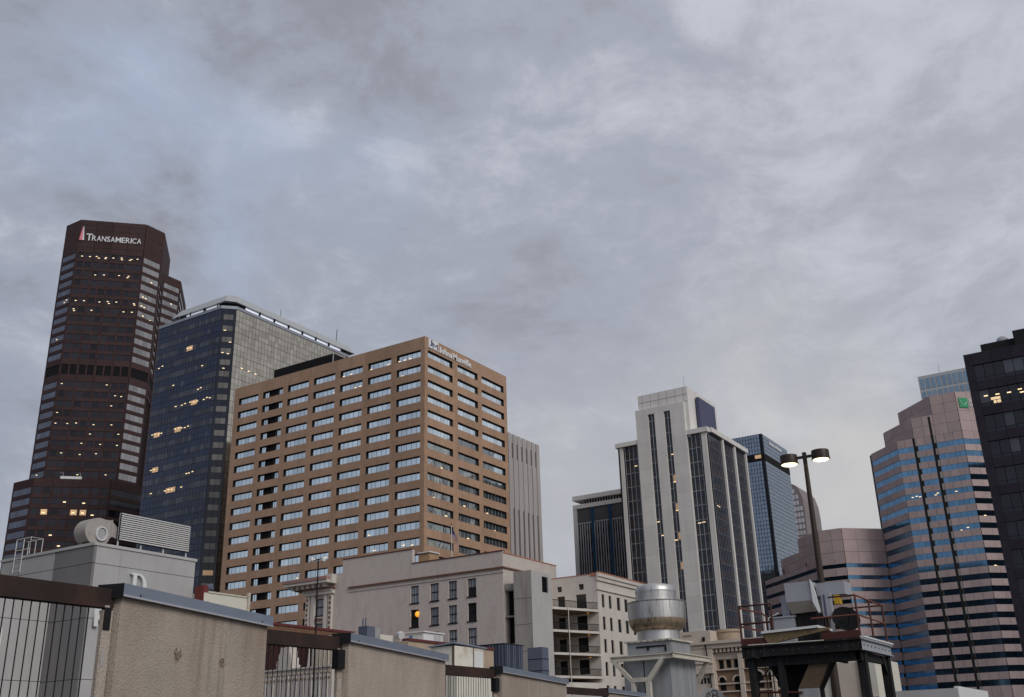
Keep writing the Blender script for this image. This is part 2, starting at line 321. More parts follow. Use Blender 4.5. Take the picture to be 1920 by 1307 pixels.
def text(s, size, parent, F, s0, z0, d, m, width=None, name='letters', ext=.12, bold=.0, shear=0, height=None):
    cu = bpy.data.curves.new('t', 'FONT'); cu.body = s; cu.size = size; cu.extrude = ext; cu.offset = bold; cu.resolution_u = 3; cu.shear = shear
    o = bpy.data.objects.new('t', cu); col.objects.link(o)
    me = bpy.data.meshes.new_from_object(o.evaluated_get(bpy.context.evaluated_depsgraph_get())); bpy.data.objects.remove(o)
    xs = [v.co.x for v in me.vertices]; ys = [v.co.y for v in me.vertices]
    kx = (width/(max(xs)-min(xs))) if width else 1; ky = (height/(max(ys)-min(ys))) if height else kx
    for v in me.vertices: v.co = ((v.co.x-min(xs))*kx, (v.co.y-min(ys))*ky, v.co.z)
    me.materials.clear(); me.materials.append(m); me.name = name
    a, b, c, p = F.t, Vector((0, 0, 1)), F.n, F.p(s0, z0, d)
    M = Matrix(((a.x, b.x, c.x, p.x), (a.y, b.y, c.y, p.y), (a.z, b.z, c.z, p.z), (0, 0, 0, 1)))
    return put(bpy.data.objects.new(name, me), parent, M)
def facade(B, F, rows, panes, piers, joints, ztop, zbot, wm, gm, dw=.3, gap=.04, pname='window', sname='spandrel', cap=300, tilt=.002, dpier=None, acc=None, dg=.03, th=.08):
    """cladding that stands proud of a core: spandrel panels between window rows, piers between windows, panes set back"""
    acc = acc if acc is not None else {}
    zs = [ztop]+[z for r in rows for z in r]+[zbot]
    J = [0.0]+list(joints)+[F.L]
    for i in range(0, len(zs), 2):
        if zs[i]-zs[i+1] < .02: continue
        for a, b in zip(J[:-1], J[1:]):
            acc.setdefault((sname, wm), []).append(F.box(a+gap/2, b-gap/2, zs[i+1]+(gap/2 if i+2 < len(zs) else 0), zs[i]-(gap/2 if i else 0), 0, dw))
    for zt, zb in rows:
        for a, b in panes: acc.setdefault((pname, gm), []).append(F.box(a, b, zb, zt, dg, dg+th))
        for a, b in piers: acc.setdefault(('pier', wm), []).append(F.box(a, b, zb, zt, 0, dpier or dw-.004))
    return acc
def flush(B, acc, cap=300, tilt=.0015):
    for (n, m), Ms in acc.items(): pieces(B, n, Ms, m, cap, tilt if n in ('window', 'pane') else 0)
def lights(B, F, spots, w=.8, h=.22, d=.14, name='ceiling_light', m=None):
    for s, z in spots: piece(name, B, F.box(s-w/2, s+w/2, z-h/2, z+h/2, d-.03, d), m or lm_w)
def frange(a, b, n): return [a+(b-a)*i/n for i in range(1, n)]
def even(L, n, g): w = L/n; return [(i*w+g/2, (i+1)*w-g/2) for i in range(n)]
def hwall(F, z0, z1, holes, dep, mb=None, s0=0.0, s1=None):
    """wall skin with real openings and reveals"""
    b = mb or MB(); s1 = F.L if s1 is None else s1
    xs = sorted({s0, s1, *[h[0] for h in holes], *[h[1] for h in holes]}); zs = sorted({z0, z1, *[h[2] for h in holes], *[h[3] for h in holes]})
    for i in range(len(xs)-1):
        for j in range(len(zs)-1):
            mx, mz = (xs[i]+xs[i+1])/2, (zs[j]+zs[j+1])/2
            if any(h[0] < mx < h[1] and h[2] < mz < h[3] for h in holes): continue
            b.add([F.p(xs[i], zs[j]), F.p(xs[i+1], zs[j]), F.p(xs[i+1], zs[j+1]), F.p(xs[i], zs[j+1])], [(0, 1, 2, 3)])
    for a, c, e, g in holes:
        q = [F.p(a, e), F.p(c, e), F.p(c, g), F.p(a, g)]; k = [F.p(a, e, -dep), F.p(c, e, -dep), F.p(c, g, -dep), F.p(a, g, -dep)]
        b.add(q+k, [(0, 4, 5, 1), (1, 5, 6, 2), (2, 6, 7, 3), (3, 7, 4, 0)])
    return b
def sash(B, F, s0, s1, z0, z1, dep, gm=None, nx=3, fm=None, sill=True, name='window'):
    w = piece(name, B, F.box(s0, s1, z0, z1, -dep-.06, -dep), gm or gl_sash); b = MB(); t = .09; fm = fm or black
    zm = (z0+z1)/2
    for a, c, e, g in ((s0, s0+t, z0, z1), (s1-t, s1, z0, z1), (s0+t, s1-t, z0, z0+t), (s0+t, s1-t, z1-t, z1), (s0+t, s1-t, zm-.07, zm+.07)): b.mbox(F.box(a, c, e, g, -dep+.002, -dep+.07))
    for k in range(1, nx):
        x = s0+(s1-s0)*k/nx
        for e, g in ((z0+t, zm-.07), (zm+.07, z1-t)): b.mbox(F.box(x-.03, x+.03, e, g, -dep+.002, -dep+.04))
    b.build('sash_frame', fm, w)
    if sill: piece('sill', w, F.box(s0-.12, s1+.12, z0-.16, z0-.002, -dep, .12), fm)
    return w
# ------------------------------------------------------------------ ground
gb = MB(); gb.add([(-2500, -2500, 0), (2500, -2500, 0), (2500, 2500, 0), (-2500, 2500, 0)], [(0, 1, 2, 3)])
tag(gb.build('ground', asphalt), kind='structure')
# ================================================================== tan office block
B = thing('tan_office_block', 'tan stone office block with rows of strip windows and white lettering at its roof corner', 'office building', (194.19, 147.5, 0))
MB().box(194.81, 232.4, 148.12, 216.1, 0, 101.0).build('wall', tan_j, B)
FL = Face((194.81, 216.1), (194.81, 147.5)); FR = Face((194.81, 148.12), (232.45, 148.12))
rows = [(97.75-4*k, 95.83-4*k) for k in range(23)]
wl_ = [(1.9+9.6*k, 9.62+9.6*k) for k in range(7)]; wr_ = [(.63, 11.4), (13.7, 23.1), (25.0, 36.1)]
acc = {}
def pier_of(w, L): e = [0]+[x for p in w for x in p]+[L]; return [(e[i], e[i+1]) for i in range(0, len(e), 2)]
facade(B, FL, rows, [], pier_of(wl_, FL.L), sorted([.85+9.6*k for k in range(8)]+[5.7+9.6*k for k in range(7)]) , 101.2, 0, tan, gl_tan, .62, sname='spandrel_panel', acc=acc)
facade(B, FR, rows, [], pier_of(wr_, FR.L), [6.0, 12.55, 18.4, 24.1, 30.6], 101.2, 0, tan, gl_tanr, .62, sname='spandrel_panel', acc=acc)
flush(B, acc)
wins = {}
for zt, zb in rows:
    for k, (a, b) in enumerate(wl_):
        if k == 1: wins.setdefault('L', []).extend([(a, a+2.4, zb, zt, gl_tan), (a+2.45, a+5.35, zb, zt, void), (a+5.4, b, zb, zt, gl_tan)])
        else: wins.setdefault('L', []).append((a, b, zb, zt, gl_tan))
    for a, b in wr_: wins.setdefault('R', []).append((a, b, zb, zt, gl_tanr))
def ribbon(B, F, a, b, z0, z1, m, n, mm, d=.03):     # a strip window: panes in one mesh, each very slightly out of true, and its mullions
    mb = MB()
    for i in range(n):
        M = F.box(a+(b-a)*i/n, a+(b-a)*(i+1)/n, z0, z1, d, d+.05); c = M.translation.copy()
        mb.mbox(T(c) @ Matrix.Rotation(rnd.gauss(0, .002), 4, 'Z') @ Matrix.Rotation(rnd.gauss(0, .003), 4, 'X') @ T(-c) @ M)
    w = mb.build('window', m, B)
    if n > 1:
        for i in range(1, n): x = a+(b-a)*i/n; piece('mullion', w, F.box(x-.03, x+.03, z0, z1, d+.04, d+.08), mm)
    return w
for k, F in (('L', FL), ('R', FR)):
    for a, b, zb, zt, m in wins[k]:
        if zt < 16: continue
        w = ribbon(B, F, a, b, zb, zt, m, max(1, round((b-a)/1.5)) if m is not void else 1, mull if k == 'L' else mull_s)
        piece('head_shade', w, F.box(a, b, zt-.10, zt-.002, .1, .60), void)  # black pieces paint the reveal's shade on head and visible jamb
        for x in ((a+.001, a+.05) if k == 'L' else (b-.05, b-.001),): piece('jamb_shade', w, F.box(x[0], x[1], zb, zt-.101, .1, .60), void)
lights(B, FL, [(59.9+.9*j, 96.3-.0*j) for j in (0, 2, 4)]+[(50.5, 96.2), (56.2, 96.3), (41, 96.3), (43.5, 96.4), (45.2, 92.2), (46.8, 92.3), (38, 92.3), (62, 48.5), (64.6, 48.2), (61, 92.1), (53, 48.3), (51.2, 52.3), (33, 48.4), (35.5, 48.2), (37, 48.5), (27.5, 44.3), (7.2, 40.4), (8, 40.3)], .7, .2, .10)
lights(B, FR, [(7.2, 68.1), (17, 60.2), (4, 60.0), (9, 56.3), (27.5, 60.1), (18.5, 52.1), (31, 56)], .9, .22, .10)
MB().box(199.5, 226, 183.5, 206.3, 100.9, 106.4).build('penthouse', void, B)
MB().box(199.35, 199.49, 183.4, 183.6, 101, 106.8).build('corner_post', conc_l, B)
sg = piece('sign_board', B, FR.box(.75, 4.9, 98.55, 101.0, .63, .80), sign_w)
text('J', 2, sg, FR, 1.0, 99.1, .82, sign_b, width=1.25, height=1.75, name='letter', ext=.02)
text('M', 2, sg, FR, 2.4, 98.75, .82, sign_b, width=2.2, height=1.5, name='letter', ext=.02)
for c_, s_, w_, h_ in (('J', 5.25, .85, 1.75), ('o', 6.3, 1.12, 1.2), ('h', 7.6, 1.05, 1.8), ('n', 8.85, 1.05, 1.2), ('s', 10.05, .95, 1.2), ('M', 11.45, 1.7, 1.75), ('a', 13.4, 1.05, 1.2), ('n', 14.65, 1.05, 1.2), ('v', 15.8, 1.1, 1.2), ('i', 17.0, .34, 1.75), ('l', 17.55, .34, 1.8), ('l', 18.1, .34, 1.8), ('e', 18.65, 1.1, 1.2)):
    text(c_, 2, B, FR, s_, 98.45, .74, sign_w, width=w_, height=h_, name='sign_letter', ext=.12, bold=.06)
# ================================================================== brown granite skyscraper
def shaft(poly, z): return MB().prism(poly, 0, z)
B = thing('brown_granite_skyscraper', 'tallest brown granite skyscraper with chamfered corners and white lettering near its roof', 'skyscraper', (242.6, 331.6, 0))
a = 26.0/math.sqrt(2)
main = [(242.62, 331.55), (251.86, 331.55), (270.4, 350.1), (270.4, 359.3), (251.9, 377.8), (242.6, 377.8), (224.4, 359.25), (224.4, 349.76)]
shaft(main, 211.9).build('wall', granite_d, B)
second = [(260.98, 340.67), (270.04, 340.67), (289.8, 360.4), (289.8, 369.6), (271.3, 388.1), (262, 388.1), (252, 372), (252, 349.7)]
shaft(second, 198.5).build('rear_shaft', granite_d, B)
base = [(236.5, 326.5), (252.5, 326.5), (272, 346), (272, 358), (250, 380), (240, 380), (217.5, 357.5), (217.5, 345.5)]
shaft(base, 99.7).build('base_block', granite_d, B)
rowsT = [(197.0-4*k, 194.6-4*k) for k in range(12)]+[(148.0, 144.0)]+[(141.0-4*k, 138.6-4*k) for k in range(21)]
F1 = Face(main[7], main[0]); F2 = Face(main[0], main[1]); F0 = Face((224.4, 359.25), main[7]); F3 = Face(main[1], main[2])
bay = F1.L/4; wn8 = []
for i in range(4): wn8 += [(i*bay+.42, i*bay+2.95), (i*bay+3.5, i*bay+6.03)]
pr8 = [(0, .42)]+[(wn8[i][1], wn8[i+1][0]) for i in range(7)]+[(wn8[7][1], F1.L)]
acc = {}; accs = {}
zb1 = 60
rT = [r for r in rowsT if r[1] > zb1]
lit = []
def trans_face(F, rows, panes, piers, joints, zt, zb, gm, dw=.28):
    facade(B, F, rows, [], piers, joints, zt, zb, granite, gm, dw, gap=.12, sname='spandrel_panel', acc=acc)
    for t_, b_ in rows:
        for s0, s1 in panes: acc.setdefault(('louvre' if t_-b_ > 3.5 else 'window', void if t_-b_ > 3.5 else gm), []).append(F.box(s0, s1, b_, t_, .03, .1))
trans_face(F1, rT, wn8, pr8, [bay, 2*bay, 3*bay], 212.2, zb1, gl_dark)
# blank crown: recessed horizontal joints
for z in (210.0, 207.6, 202.2, 199.6): acc.setdefault(('joint', granite_d), []).append(F1.box(.1, F1.L-.1, z-.07, z+.07, .27, .29))
for F, n in ((F2, 4), (F0, 3)):
    trans_face(F, [r for r in rT if r[0] > 80], even(F.L-.9, n, .06) and [(x+.45, y+.45) for x, y in even(F.L-.9, n, .06)], [(0, .45), (F.L-.45, F.L)], [], 212.2, 70, gl_pale if F is F2 else gl_steel)
for z in (209.5, 206.4, 203.4, 200.4): acc.setdefault(('joint', granite_d), []).append(F2.box(.1, F2.L-.1, z-.06, z+.06, .27, .29))
trans_face(F3, [r for r in rT if 140 < r[0] < 190], [(0.4, 12.7)], [(0, .4)], [], 212.2, 138, gl_pale)
G2 = Face(second[0], second[1]); G3 = Face(second[1], second[2])
r2 = [(195.0-4*k, 192.8-4*k) for k in range(11)]
trans_face(G2, r2, [(x+.4, y+.4) for x, y in even(G2.L-.8, 4, .06)], [(0, .4), (G2.L-.4, G2.L)], [], 198.8, 60, gl_pale)
trans_face(G3, r2, [(.4, 27)], [(0, .4)], [], 198.8, 150, gl_pale)
H1 = Face(base[7], base[0]); H0 = Face((217.5, 357.5), base[7]); H2 = Face(base[0], base[1])
rB = [(96.8-4.0*k, 94.4-4.0*k) for k in range(12)]
bb = H1.L/4; w8 = []
for i in range(4): w8 += [(i*bb+.42, i*bb+3.1), (i*bb+3.7, i*bb+6.3)]
trans_face(H1, rB, w8, [(0, .42)]+[(w8[i][1], w8[i+1][0]) for i in range(7)]+[(w8[7][1], H1.L)], [bb, 2*bb, 3*bb], 100, 48, gl_dark)
trans_face(H0, rB, [(x+.45, y+.45) for x, y in even(H0.L-.9, 4, .06)], [(0, .45), (H0.L-.45, H0.L)], [], 100, 48, gl_steel)
trans_face(H2, rB, [(x+.45, y+.45) for x, y in even(H2.L-.9, 5, .06)], [(0, .45), (H2.L-.45, H2.L)], [], 100, 48, gl_dark)
flush(B, acc)
sp = []
for row, cols in ((0, (0, 1, 2, 3, 4, 5, 6, 7)), (2, (2, 3, 5, 6)), (5, (0, 1, 3, 4, 5, 7)), (6, (0, 2, 6, 7))):
    for c in cols:
        sp.append((wn8[c][0]+.9+rnd.random()*.9, 195.9-4*row-rnd.random()*.5))
        if rnd.random() < .55: sp.append((wn8[c][0]+1.0+rnd.random(), 195.1-4*row))
lights(B, F1, sp, .7, .27)
sp = []
for k in range(13, 33):
    for c in range(8):
        if rnd.random() < .2 and k < len(rT): sp.append((wn8[c][0]+.7+rnd.random()*1.2, rT[k][0]-.8-rnd.random()*.6))
lights(B, F1, sp, .65, .24)
lights(B, F2, [(5.5, 187.3), (2.2, 179.6), (3.6, 179.4), (2, 175.5), (3.4, 175.3), (3.2, 171.4), (6.8, 170.6)], .8, .34); lights(B, F0, [(6.0, 175.4), (7.2, 176.2), (4.5, 159.6), (4.3, 104)], .8, .34)
lights(B, G2, [(5.2, 186.5)], .8, .34)
lights(B, H1, [(w8[c][0]+1.2, z) for c, z in ((1, 87.2), (3, 91.3), (4, 87.4), (5, 87.3), (6, 86.6), (5, 91.0), (2, 79.0), (3, 75.1))], 1.0, .4)
for c, k in ((6, 31), (7, 31), (6, 29), (5, 30), (7, 29)):
    if k < len(rT): piece('lit_window', B, F1.box(wn8[c][0]+.2, wn8[c][1]-.2, rT[k][1]+.1, rT[k][0]-.1, .1, .12), lm_d)
for c in (1, 4, 5): piece('lit_window', B, H1.box(w8[c][0]+.2, w8[c][1]-.2, rB[2][1]+.1, rB[2][0]-.3, .1, .12), lm_d)
text('T', 3, B, F1, 2.75, 202.75, .4, sign_w, width=2.5, height=3.1, name='sign_letter', ext=.12, bold=.02)
x_ = 5.15
for c_ in 'RANSAMERICA':
    w_ = {'M': 2.15, 'I': .4, 'S': 1.3, 'E': 1.35}.get(c_, 1.65); text(c_, 3, B, F1, x_, 202.75, .4, sign_w, width=w_, height=2.4, name='sign_letter', ext=.12, bold=.02); x_ += w_+.26
lg = MB(); lg.hull([F1.p(.15, 202.7, .35), F1.p(1.45, 202.7, .35), F1.p(1.25, 208.6, .35), F1.p(1.05, 208.6, .35)], [F1.p(.15, 202.7, .6), F1.p(1.45, 202.7, .6), F1.p(1.25, 208.6, .6), F1.p(1.05, 208.6, .6)][::1])
lo = lg.build('pyramid_logo', sign_p, B)
lg = MB(); lg.hull([F1.p(1.5, 202.7, .35), F1.p(2.15, 202.7, .35), F1.p(1.5, 208.9, .35), F1.p(1.3, 208.9, .35)], [F1.p(1.5, 202.7, .6), F1.p(2.15, 202.7, .6), F1.p(1.5, 208.9, .6), F1.p(1.3, 208.9, .6)]); lg.build('pyramid_side', sign_w, lo)
# window cleaners' cradle
Fc = F1
C_ = thing('window_cleaning_cradle', 'white window cleaning cradle hung on the front of the brown granite skyscraper', 'cradle', Fc.p(9.5, 101.6, 1.0))
piece('platform', C_, Fc.box(5.8, 13.4, 101.5, 101.75, .5, 1.3), steelw)
b = MB(); b.mbox(Fc.box(5.8, 13.4, 101.76, 102.7, 1.22, 1.3)); b.mbox(Fc.box(5.8, 5.95, 101.76, 102.7, .5, 1.2)); b.mbox(Fc.box(13.25, 13.4, 101.76, 102.7, .5, 1.2)); b.build('guard_panel', steelw, C_)
for s in (6.5, 12.6): MB().tube([Fc.p(s, 102.6, .9), Fc.p(s+.2, 104.0, .9), Fc.p(s-.9, 104.1, .9)], .06).build('davit_arm', steelw, C_); MB().tube([Fc.p(s+.2, 104.0, .9), Fc.p(s+.2, 211.5, .45)], .008, 4).build('cable', granite_d, C_)
# ================================================================== dark blue glass tower
B = thing('navy_glass_tower', 'dark navy glass tower with pale sloping roof crown, between brown skyscraper and tan block', 'skyscraper', (210.8, 236.9, 0))
pl = [(210.83, 236.88), (264.0, 236.88), (264.0, 270.26), (207.58, 270.26), (207.58, 240.12)]
MB().prism(pl, 0, 137.6).build('wall', mull, B)
NL = Face((207.58, 270.26), (207.58, 240.12)); NC = Face(pl[4], pl[0]); NR = Face(pl[0], pl[1])
zt0 = 137.6; acc = {}; nf = 26
for F, n, ga, gb_ in ((NL, 20, gl_navyw, gl_navy), (NC, 2, gl_chamfer, gl_span), (NR, 36, gl_warm, gl_warm)):
    cells = even(F.L, n, .1) if F is not NC else [(.75, F.L/2-.04), (F.L/2+.04, F.L-.75)]
    if F is NC: acc.setdefault(('corner_panel', gl_span), []).extend(F.box(a_, b_, zt0-3.9*nf, zt0, .02, .07) for a_, b_ in ((.05, .68), (F.L-.68, F.L-.05)))
    for k in range(nf):
        for i, (s0, s1) in enumerate(cells):
            z1 = zt0-3.9*k
            acc.setdefault(('spandrel_pane', gb_), []).append(F.box(s0, s1, z1-1.95, z1-.06, .02, .07))
            m = ga
            if F is NL and (i//7+k) % 3 == 0 and rnd.random() < .6: m = gl_navy
            acc.setdefault(('pane', m), []).append(F.box(s0, s1, z1-3.84, z1-2.01, .02, .07))
flush(B, acc, 300, .001)
spn = []
def lits(F, items):
    for s, k, n in items:
        z1 = 137.6-3.9*k
        for j in range(n):
            if rnd.random() < .85: spn.append((F, s+j*1.5+rnd.random()*.4, z1-2.4-rnd.random()*.5))
lits(NL, [(2, 3, 2), (15, 2, 2), (23, 4, 1), (10, 5, 1), (22, 6, 2), (25, 7, 3), (12, 7, 4), (19, 7, 3), (2, 9, 4), (13, 9, 5), (3, 12, 3), (3, 14, 2), (11, 14, 6), (20, 13, 3), (9, 21, 1), (24, 20, 1), (18, 24, 2), (26, 24, 2), (27, 25, 2)])
for F, s, z in spn: piece('ceiling_light', B, F.box(s-.4, s+.4, z-.12, z+.12, .08, .10), lm_w)
for s, k in ((3, 9), (11.5, 14), (13, 14), (19.5, 7), (4, 12), (15, 2), (13, 9)):
    piece('lit_window', B, NL.box(s, s+2.8, 137.6-3.9*k-3.7, 137.6-3.9*k-2.1, .075, .085), lm_d)
lights(B, NC, [(1.5, 130), (3.4, 126), (1.3, 122.3), (3, 122), (2, 117)], .7, .2); lights(B, NR, [(4, 118.3), (7, 118.2), (10, 118.1)], .8, .25)
for k in (21, 24): piece('lit_window', B, NC.box(.9, 3.8, 137.6-3.9*k-3.6, 137.6-3.9*k-2.2, .08, .09), lm_d)
# parapet rim, open gallery and sloping crown
rim = [(210.9, 236.6), (265.5, 236.6), (265.5, 270.5), (207.3, 270.5), (207.3, 240.1)]
MB().prism(rim, 137.6, 138.6).build('parapet_rim', mat('pale_metal_rim', (.30, .32, .36), .5, 1, .05, metal=.3), B)
crownm = mat('pale_crown_metal', (.43, .44, .44), .6, .8, .06, metal=.2)
e = [(211.1, 237.5), (269.7, 237.5), (269.7, 265.4), (208.3, 265.4), (208.3, 239.6)]; tp = [(212.6, 239.9), (268.5, 239.9), (268.5, 263.4), (210.6, 263.4), (210.6, 241.6)]
MB().hull([(x, y, 140.5) for x, y in e], [(x, y, 143.8) for x, y in tp]).build('sloping_crown', crownm, B)
MB().prism([(212.0, 238.4), (266, 238.4), (266, 262), (209.2, 262), (209.2, 241.2)], 138.6, 140.49).build('gallery_wall', void, B)
lw = lamp('gallery_lamp', (.86, .90, 1.0), .42)
for k in range(7):
    x0 = 215.5+k*6.8; piece('gallery_light_strip', B, Face((210, 238.4), (262, 238.4)).box(x0-210+.3, x0-210+6.3, 139.25, 140.35, .02, .09), lw)
for s0, s1 in ((6.5, 15), (16, 22)): piece('gallery_light_strip', B, Face((209.2, 264), (209.2, 242)).box(s0-1.4, s1-1.4, 139.25, 140.35, .02, .09), lw)
for k in range(8): MB().box(214.8+k*6.8, 215.1+k*6.8, 237.4, 237.7, 138.6, 140.5).build('crown_post', black, B)
for k in range(4): MB().box(208.2, 208.5, 243+k*6.5, 243.3+k*6.5, 138.6, 140.5).build('crown_post', black, B)
MB().tube([(262, 240, 143), (262.3, 240, 148.5)], .12, 5).tube([(233.5, 240, 143.5), (233.5, 240, 146.5)], .08, 5).build('roof_aerial', black, B)
# ================================================================== ribbed grey tower
B = thing('ribbed_grey_tower', 'grey stone tower with narrow vertical ribs and dark slots just right of the tan block', 'office building', (344.1, 203.94, 0))
MB().box(300, 344.1, 203.94, 240, 0, 114.8).build('wall', gl_span and mull, B)
F = Face((300, 203.94), (344.1, 203.94)); ribm = mat('ribbed_stone', (.40, .365, .35), .8, .3, .1, (1, 1, .2), ov=.05)
for k in range(13):
    s = F.L-2.9-3.45*k
    if s < 0: break
    piece('rib', B, F.box(s+.6, s+2.9, 0, 116.3, 0, .5), ribm)
    for z0, z1 in ((112.6, 115.6), (87.0, 106.5)): piece('slot_panel', B, F.box(s-.54, s+.24, z0, z1, 0, .42), ribm)
# ================================================================== white marble tower
B = thing('white_stone_tower', 'white stone tower with tall dark window strips and a navy blank sign near its roof', 'office building', (253, 96.5, 0))
MB().box(253.3, 280.5, 96.9, 123.9, 0, 80.0).build('wall', dark, B)
co = MB().box(253.0, 274.2, 101.5, 116.5, 79.9, 94.45); co.build('upper_core', white_st, B)
WL = Face((253.0, 124.2), (253.0, 96.54)); WR = Face((253.0, 96.54), (280.8, 96.54))
# proud front block with two recessed strips (plan: w 117.14 .. 102.49)
CB = Face((252.01, 117.14), (252.01, 102.49)); st_ = [(3.77, 5.72), (8.59, 10.48)]
for s0, s1 in ((0, 3.77), (5.72, 8.59), (10.48, CB.L)):
    for k in range(24):
        z1 = 88.15-3.9*k+.02
        if z1 > 5: piece('stone_panel', B, CB.box(s0+.004, s1-.004, z1-3.89, z1-.01, -1.2, 0), white_st)
piece('stone_panel', B, CB.box(0, CB.L, 88.17, 89.95, -1.2, 0), white_st)
pn = {}
for s0, s1 in st_:
    zz = [88.1, 86.25, 82.06]+[78.15-3.9*(k-1) for k in range(1, 21)]
    mid = (s0+s1)/2
    for i in range(len(zz)-1):
        z1, z0 = zz[i]-.06, zz[i+1]+.06; zm = z1-(z1-z0)*.45
        for a_, b_ in ((s0+.02, mid-.1), (mid+.1, s1-.02)):
            pn.setdefault(('spandrel_pane', gl_span), []).append(CB.box(a_, b_, zm+.04, z1, -.62, -.56)); pn.setdefault(('pane', gl_bay), []).append(CB.box(a_, b_, z0, zm, -.62, -.56))
        piece('transom', B, CB.box(s0+.02, s1-.02, z0-.11, z0-.01, -.7, -.53), mull_s)
    piece('mullion', B, CB.box(mid-.09, mid+.09, 0, 88.05, -.7, -.45), mull_s)
# wings
for s0, s1, n in ((2.1, 7.0, 3), (20.95, 25.7, 3)):
    for i in range(21):
        z1 = 80.4-3.9*i-.06; zm = z1-1.75; z0 = z1-3.76
        for a_, b_ in even(s1-s0-1.0, n, .16):
            a_ += s0+.5; b_ += s0+.5
            pn.setdefault(('spandrel_pane', gl_span), []).append(WL.box(a_, b_, zm+.05, z1, -.1, -.04)); pn.setdefault(('pane', gl_bay), []).append(WL.box(a_, b_, z0, zm, -.1, -.04))
        piece('transom', B, WL.box(s0+.5, s1-.5, z0-.12, z0-.01, -.15, .0), mull_s)
    for j in range(n+1): x = s0+.5+(s1-s0-1.0)*j/n; piece('mullion', B, WL.box(x-.055, x+.055, 0, 80.4, -.15, .05), mull_s)
for s0, s1 in ((1.1, 2.1), (25.7, 27.1)): piece('pier', B, WL.box(s0, s1, 0, 80.4, -.3, .35), white_st)
for s0, s1 in ((9.06, 10.0), (17.95, 18.95), (27.05, 27.8)): piece('pier', B, WR.box(s0, s1, 0, 80.4, -.4, .45), white_st)
for s0, s1 in ((.3, 9.05), (10.2, 17.9), (19.2, 27.0)):
    n = 8; w_ = (s1-s0)/n
    for j in range(n+1): piece('mullion', B, WR.box(s0+j*w_-.055, s0+j*w_+.055, 0, 80.4, -.2, -.06), mull_g)
    for i in range(21):
        z1 = 80.4-3.9*i-.06
        for j in range(n):
            pn.setdefault(('spandrel_pane', gl_span), []).append(WR.box(s0+j*w_+.09, s0+j*w_+w_-.09, z1-1.7, z1, -.2, -.14)); pn.setdefault(('pane', gl_bay), []).append(WR.box(s0+j*w_+.09, s0+j*w_+w_-.09, z1-3.76, z1-1.75, -.2, -.14))
        piece('transom', B, WR.box(s0+.1, s1-.1, z1-3.87, z1-3.77, -.2, -.05), mull_g)
flush(B, pn)
piece('cornice', B, WL.box(20.9, 27.75, 80.4, 81.7, -3, .8), white_st); piece('cornice', B, WL.box(-.05, 6.9, 80.4, 81.6, -3, .8), white_st); piece('cornice', B, WR.box(.81, 28.3, 80.4, 81.7, -4, .8), white_st)
piece('roof_slab', B, WL.box(.2, 27.4, 79.9, 80.38, -26, -.2), white_st)
CR = Face((253.0, 101.5), (274.2, 101.5)); CL = Face((253.0, 116.5), (253.0, 101.5))
for z in (92.2, 90.2): piece('joint', B, CL.box(.1, CL.L-.1, z-.05, z+.05, -.1, .015), pink_j)
for k in range(6): piece('joint', B, CL.box(1.3+2.5*k, 1.36+2.5*k, 90.3, 94.3, -.1, .014), pink_j)
piece('sign_panel', B, CR.box(5.0, 16.9, 83.6, 92.4, .3, 1.2), navy)
lights(B, CB, [(9.9, 75.8), (9.9, 68.1), (9.9, 60.3), (9.0, 52.5), (4.3, 58), (5.2, 54.2)], .75, .22, -.53); lights(B, WL, [(5.6, 74.5), (22.8, 56.2), (24, 56.3)], .9, .2, .0); lights(B, WR, [(2, 60.5), (3.2, 60.4)], .7, .2, -.1)
for k in (3, 5, 7, 9): piece('lit_window', B, CB.box(9.66, 10.44, 78.15-3.9*k+1.7, 78.15-3.9*k+3.6, -.555, -.545), lm_d)
MB().tube([(255, 103, 94.4), (255, 103, 98.5)], .06, 5).tube([(279, 99, 81.6), (279, 99, 85)], .08, 5).build('roof_aerial', mull_s, B)
# low annex with blue piers
B = thing('low_white_annex', 'lower white framed building with two blue piers left of the white stone tower', 'office building', (282, 145, 0))
MB().box(282.4, 300, 130, 154.9, 0, 73.5).build('wall', dark, B)
F = Face((282, 155.05), (282, 130))
piece('roof_slab', B, F.box(0, F.L, 75.05, 76.45, -18, .3), white_st); piece('lower_slab', B, F.box(0, F.L, 72.3, 73.6, -18, .25), white_st); piece('corner_pier', B, F.box(0, 1.3, 0, 72.3, -2, .2), white_st)
piece('clerestory_wall', B, F.box(3.2, F.L, 73.6, 75.05, -16, -1.0), dark)
for k in range(16): piece('clerestory_post', B, F.box(3.4+.95*k, 3.62+.95*k, 73.6, 75.05, -.99, -.8), white_st)
for s0, s1 in ((6.4, 7.3), (12.6, 13.5)): piece('blue_pier', B, F.box(s0, s1, 0, 72.3, -.3, .3), bluepier)
for s0, s1 in ((1.35, 6.35), (7.35, 12.55), (13.55, 18.6)):
    for k in range(17): piece('louvre_blade', B, F.box(s0, s1, 67.95+.26*k-.0, 68.08+.26*k, -.25, -.02), gray_d)
    piece('transom', B, F.box(s0, s1, 67.35, 67.8, -.2, .05), mull_s)
    n = 6; w_ = (s1-s0)/n
    for j in range(n+1): piece('mullion', B, F.box(s0+j*w_-.1, s0+j*w_+.1, 0, 67.35, -.25, .05), mull_w)
    for i in range(12):
        for j in range(n):
            z1 = 67.3-3.6*i
            acc = {('spandrel_pane', gl_steel if (i+j) % 3 else gl_navyw): [F.box(s0+j*w_+.09, s0+j*w_+w_-.09, z1-1.5, z1-.03, -.3, -.24)], ('pane', gl_navyw if rnd.random() < .6 else gl_bay): [F.box(s0+j*w_+.09, s0+j*w_+w_-.09, z1-3.57, z1-1.55, -.3, -.24)]}
            flush(B, acc)
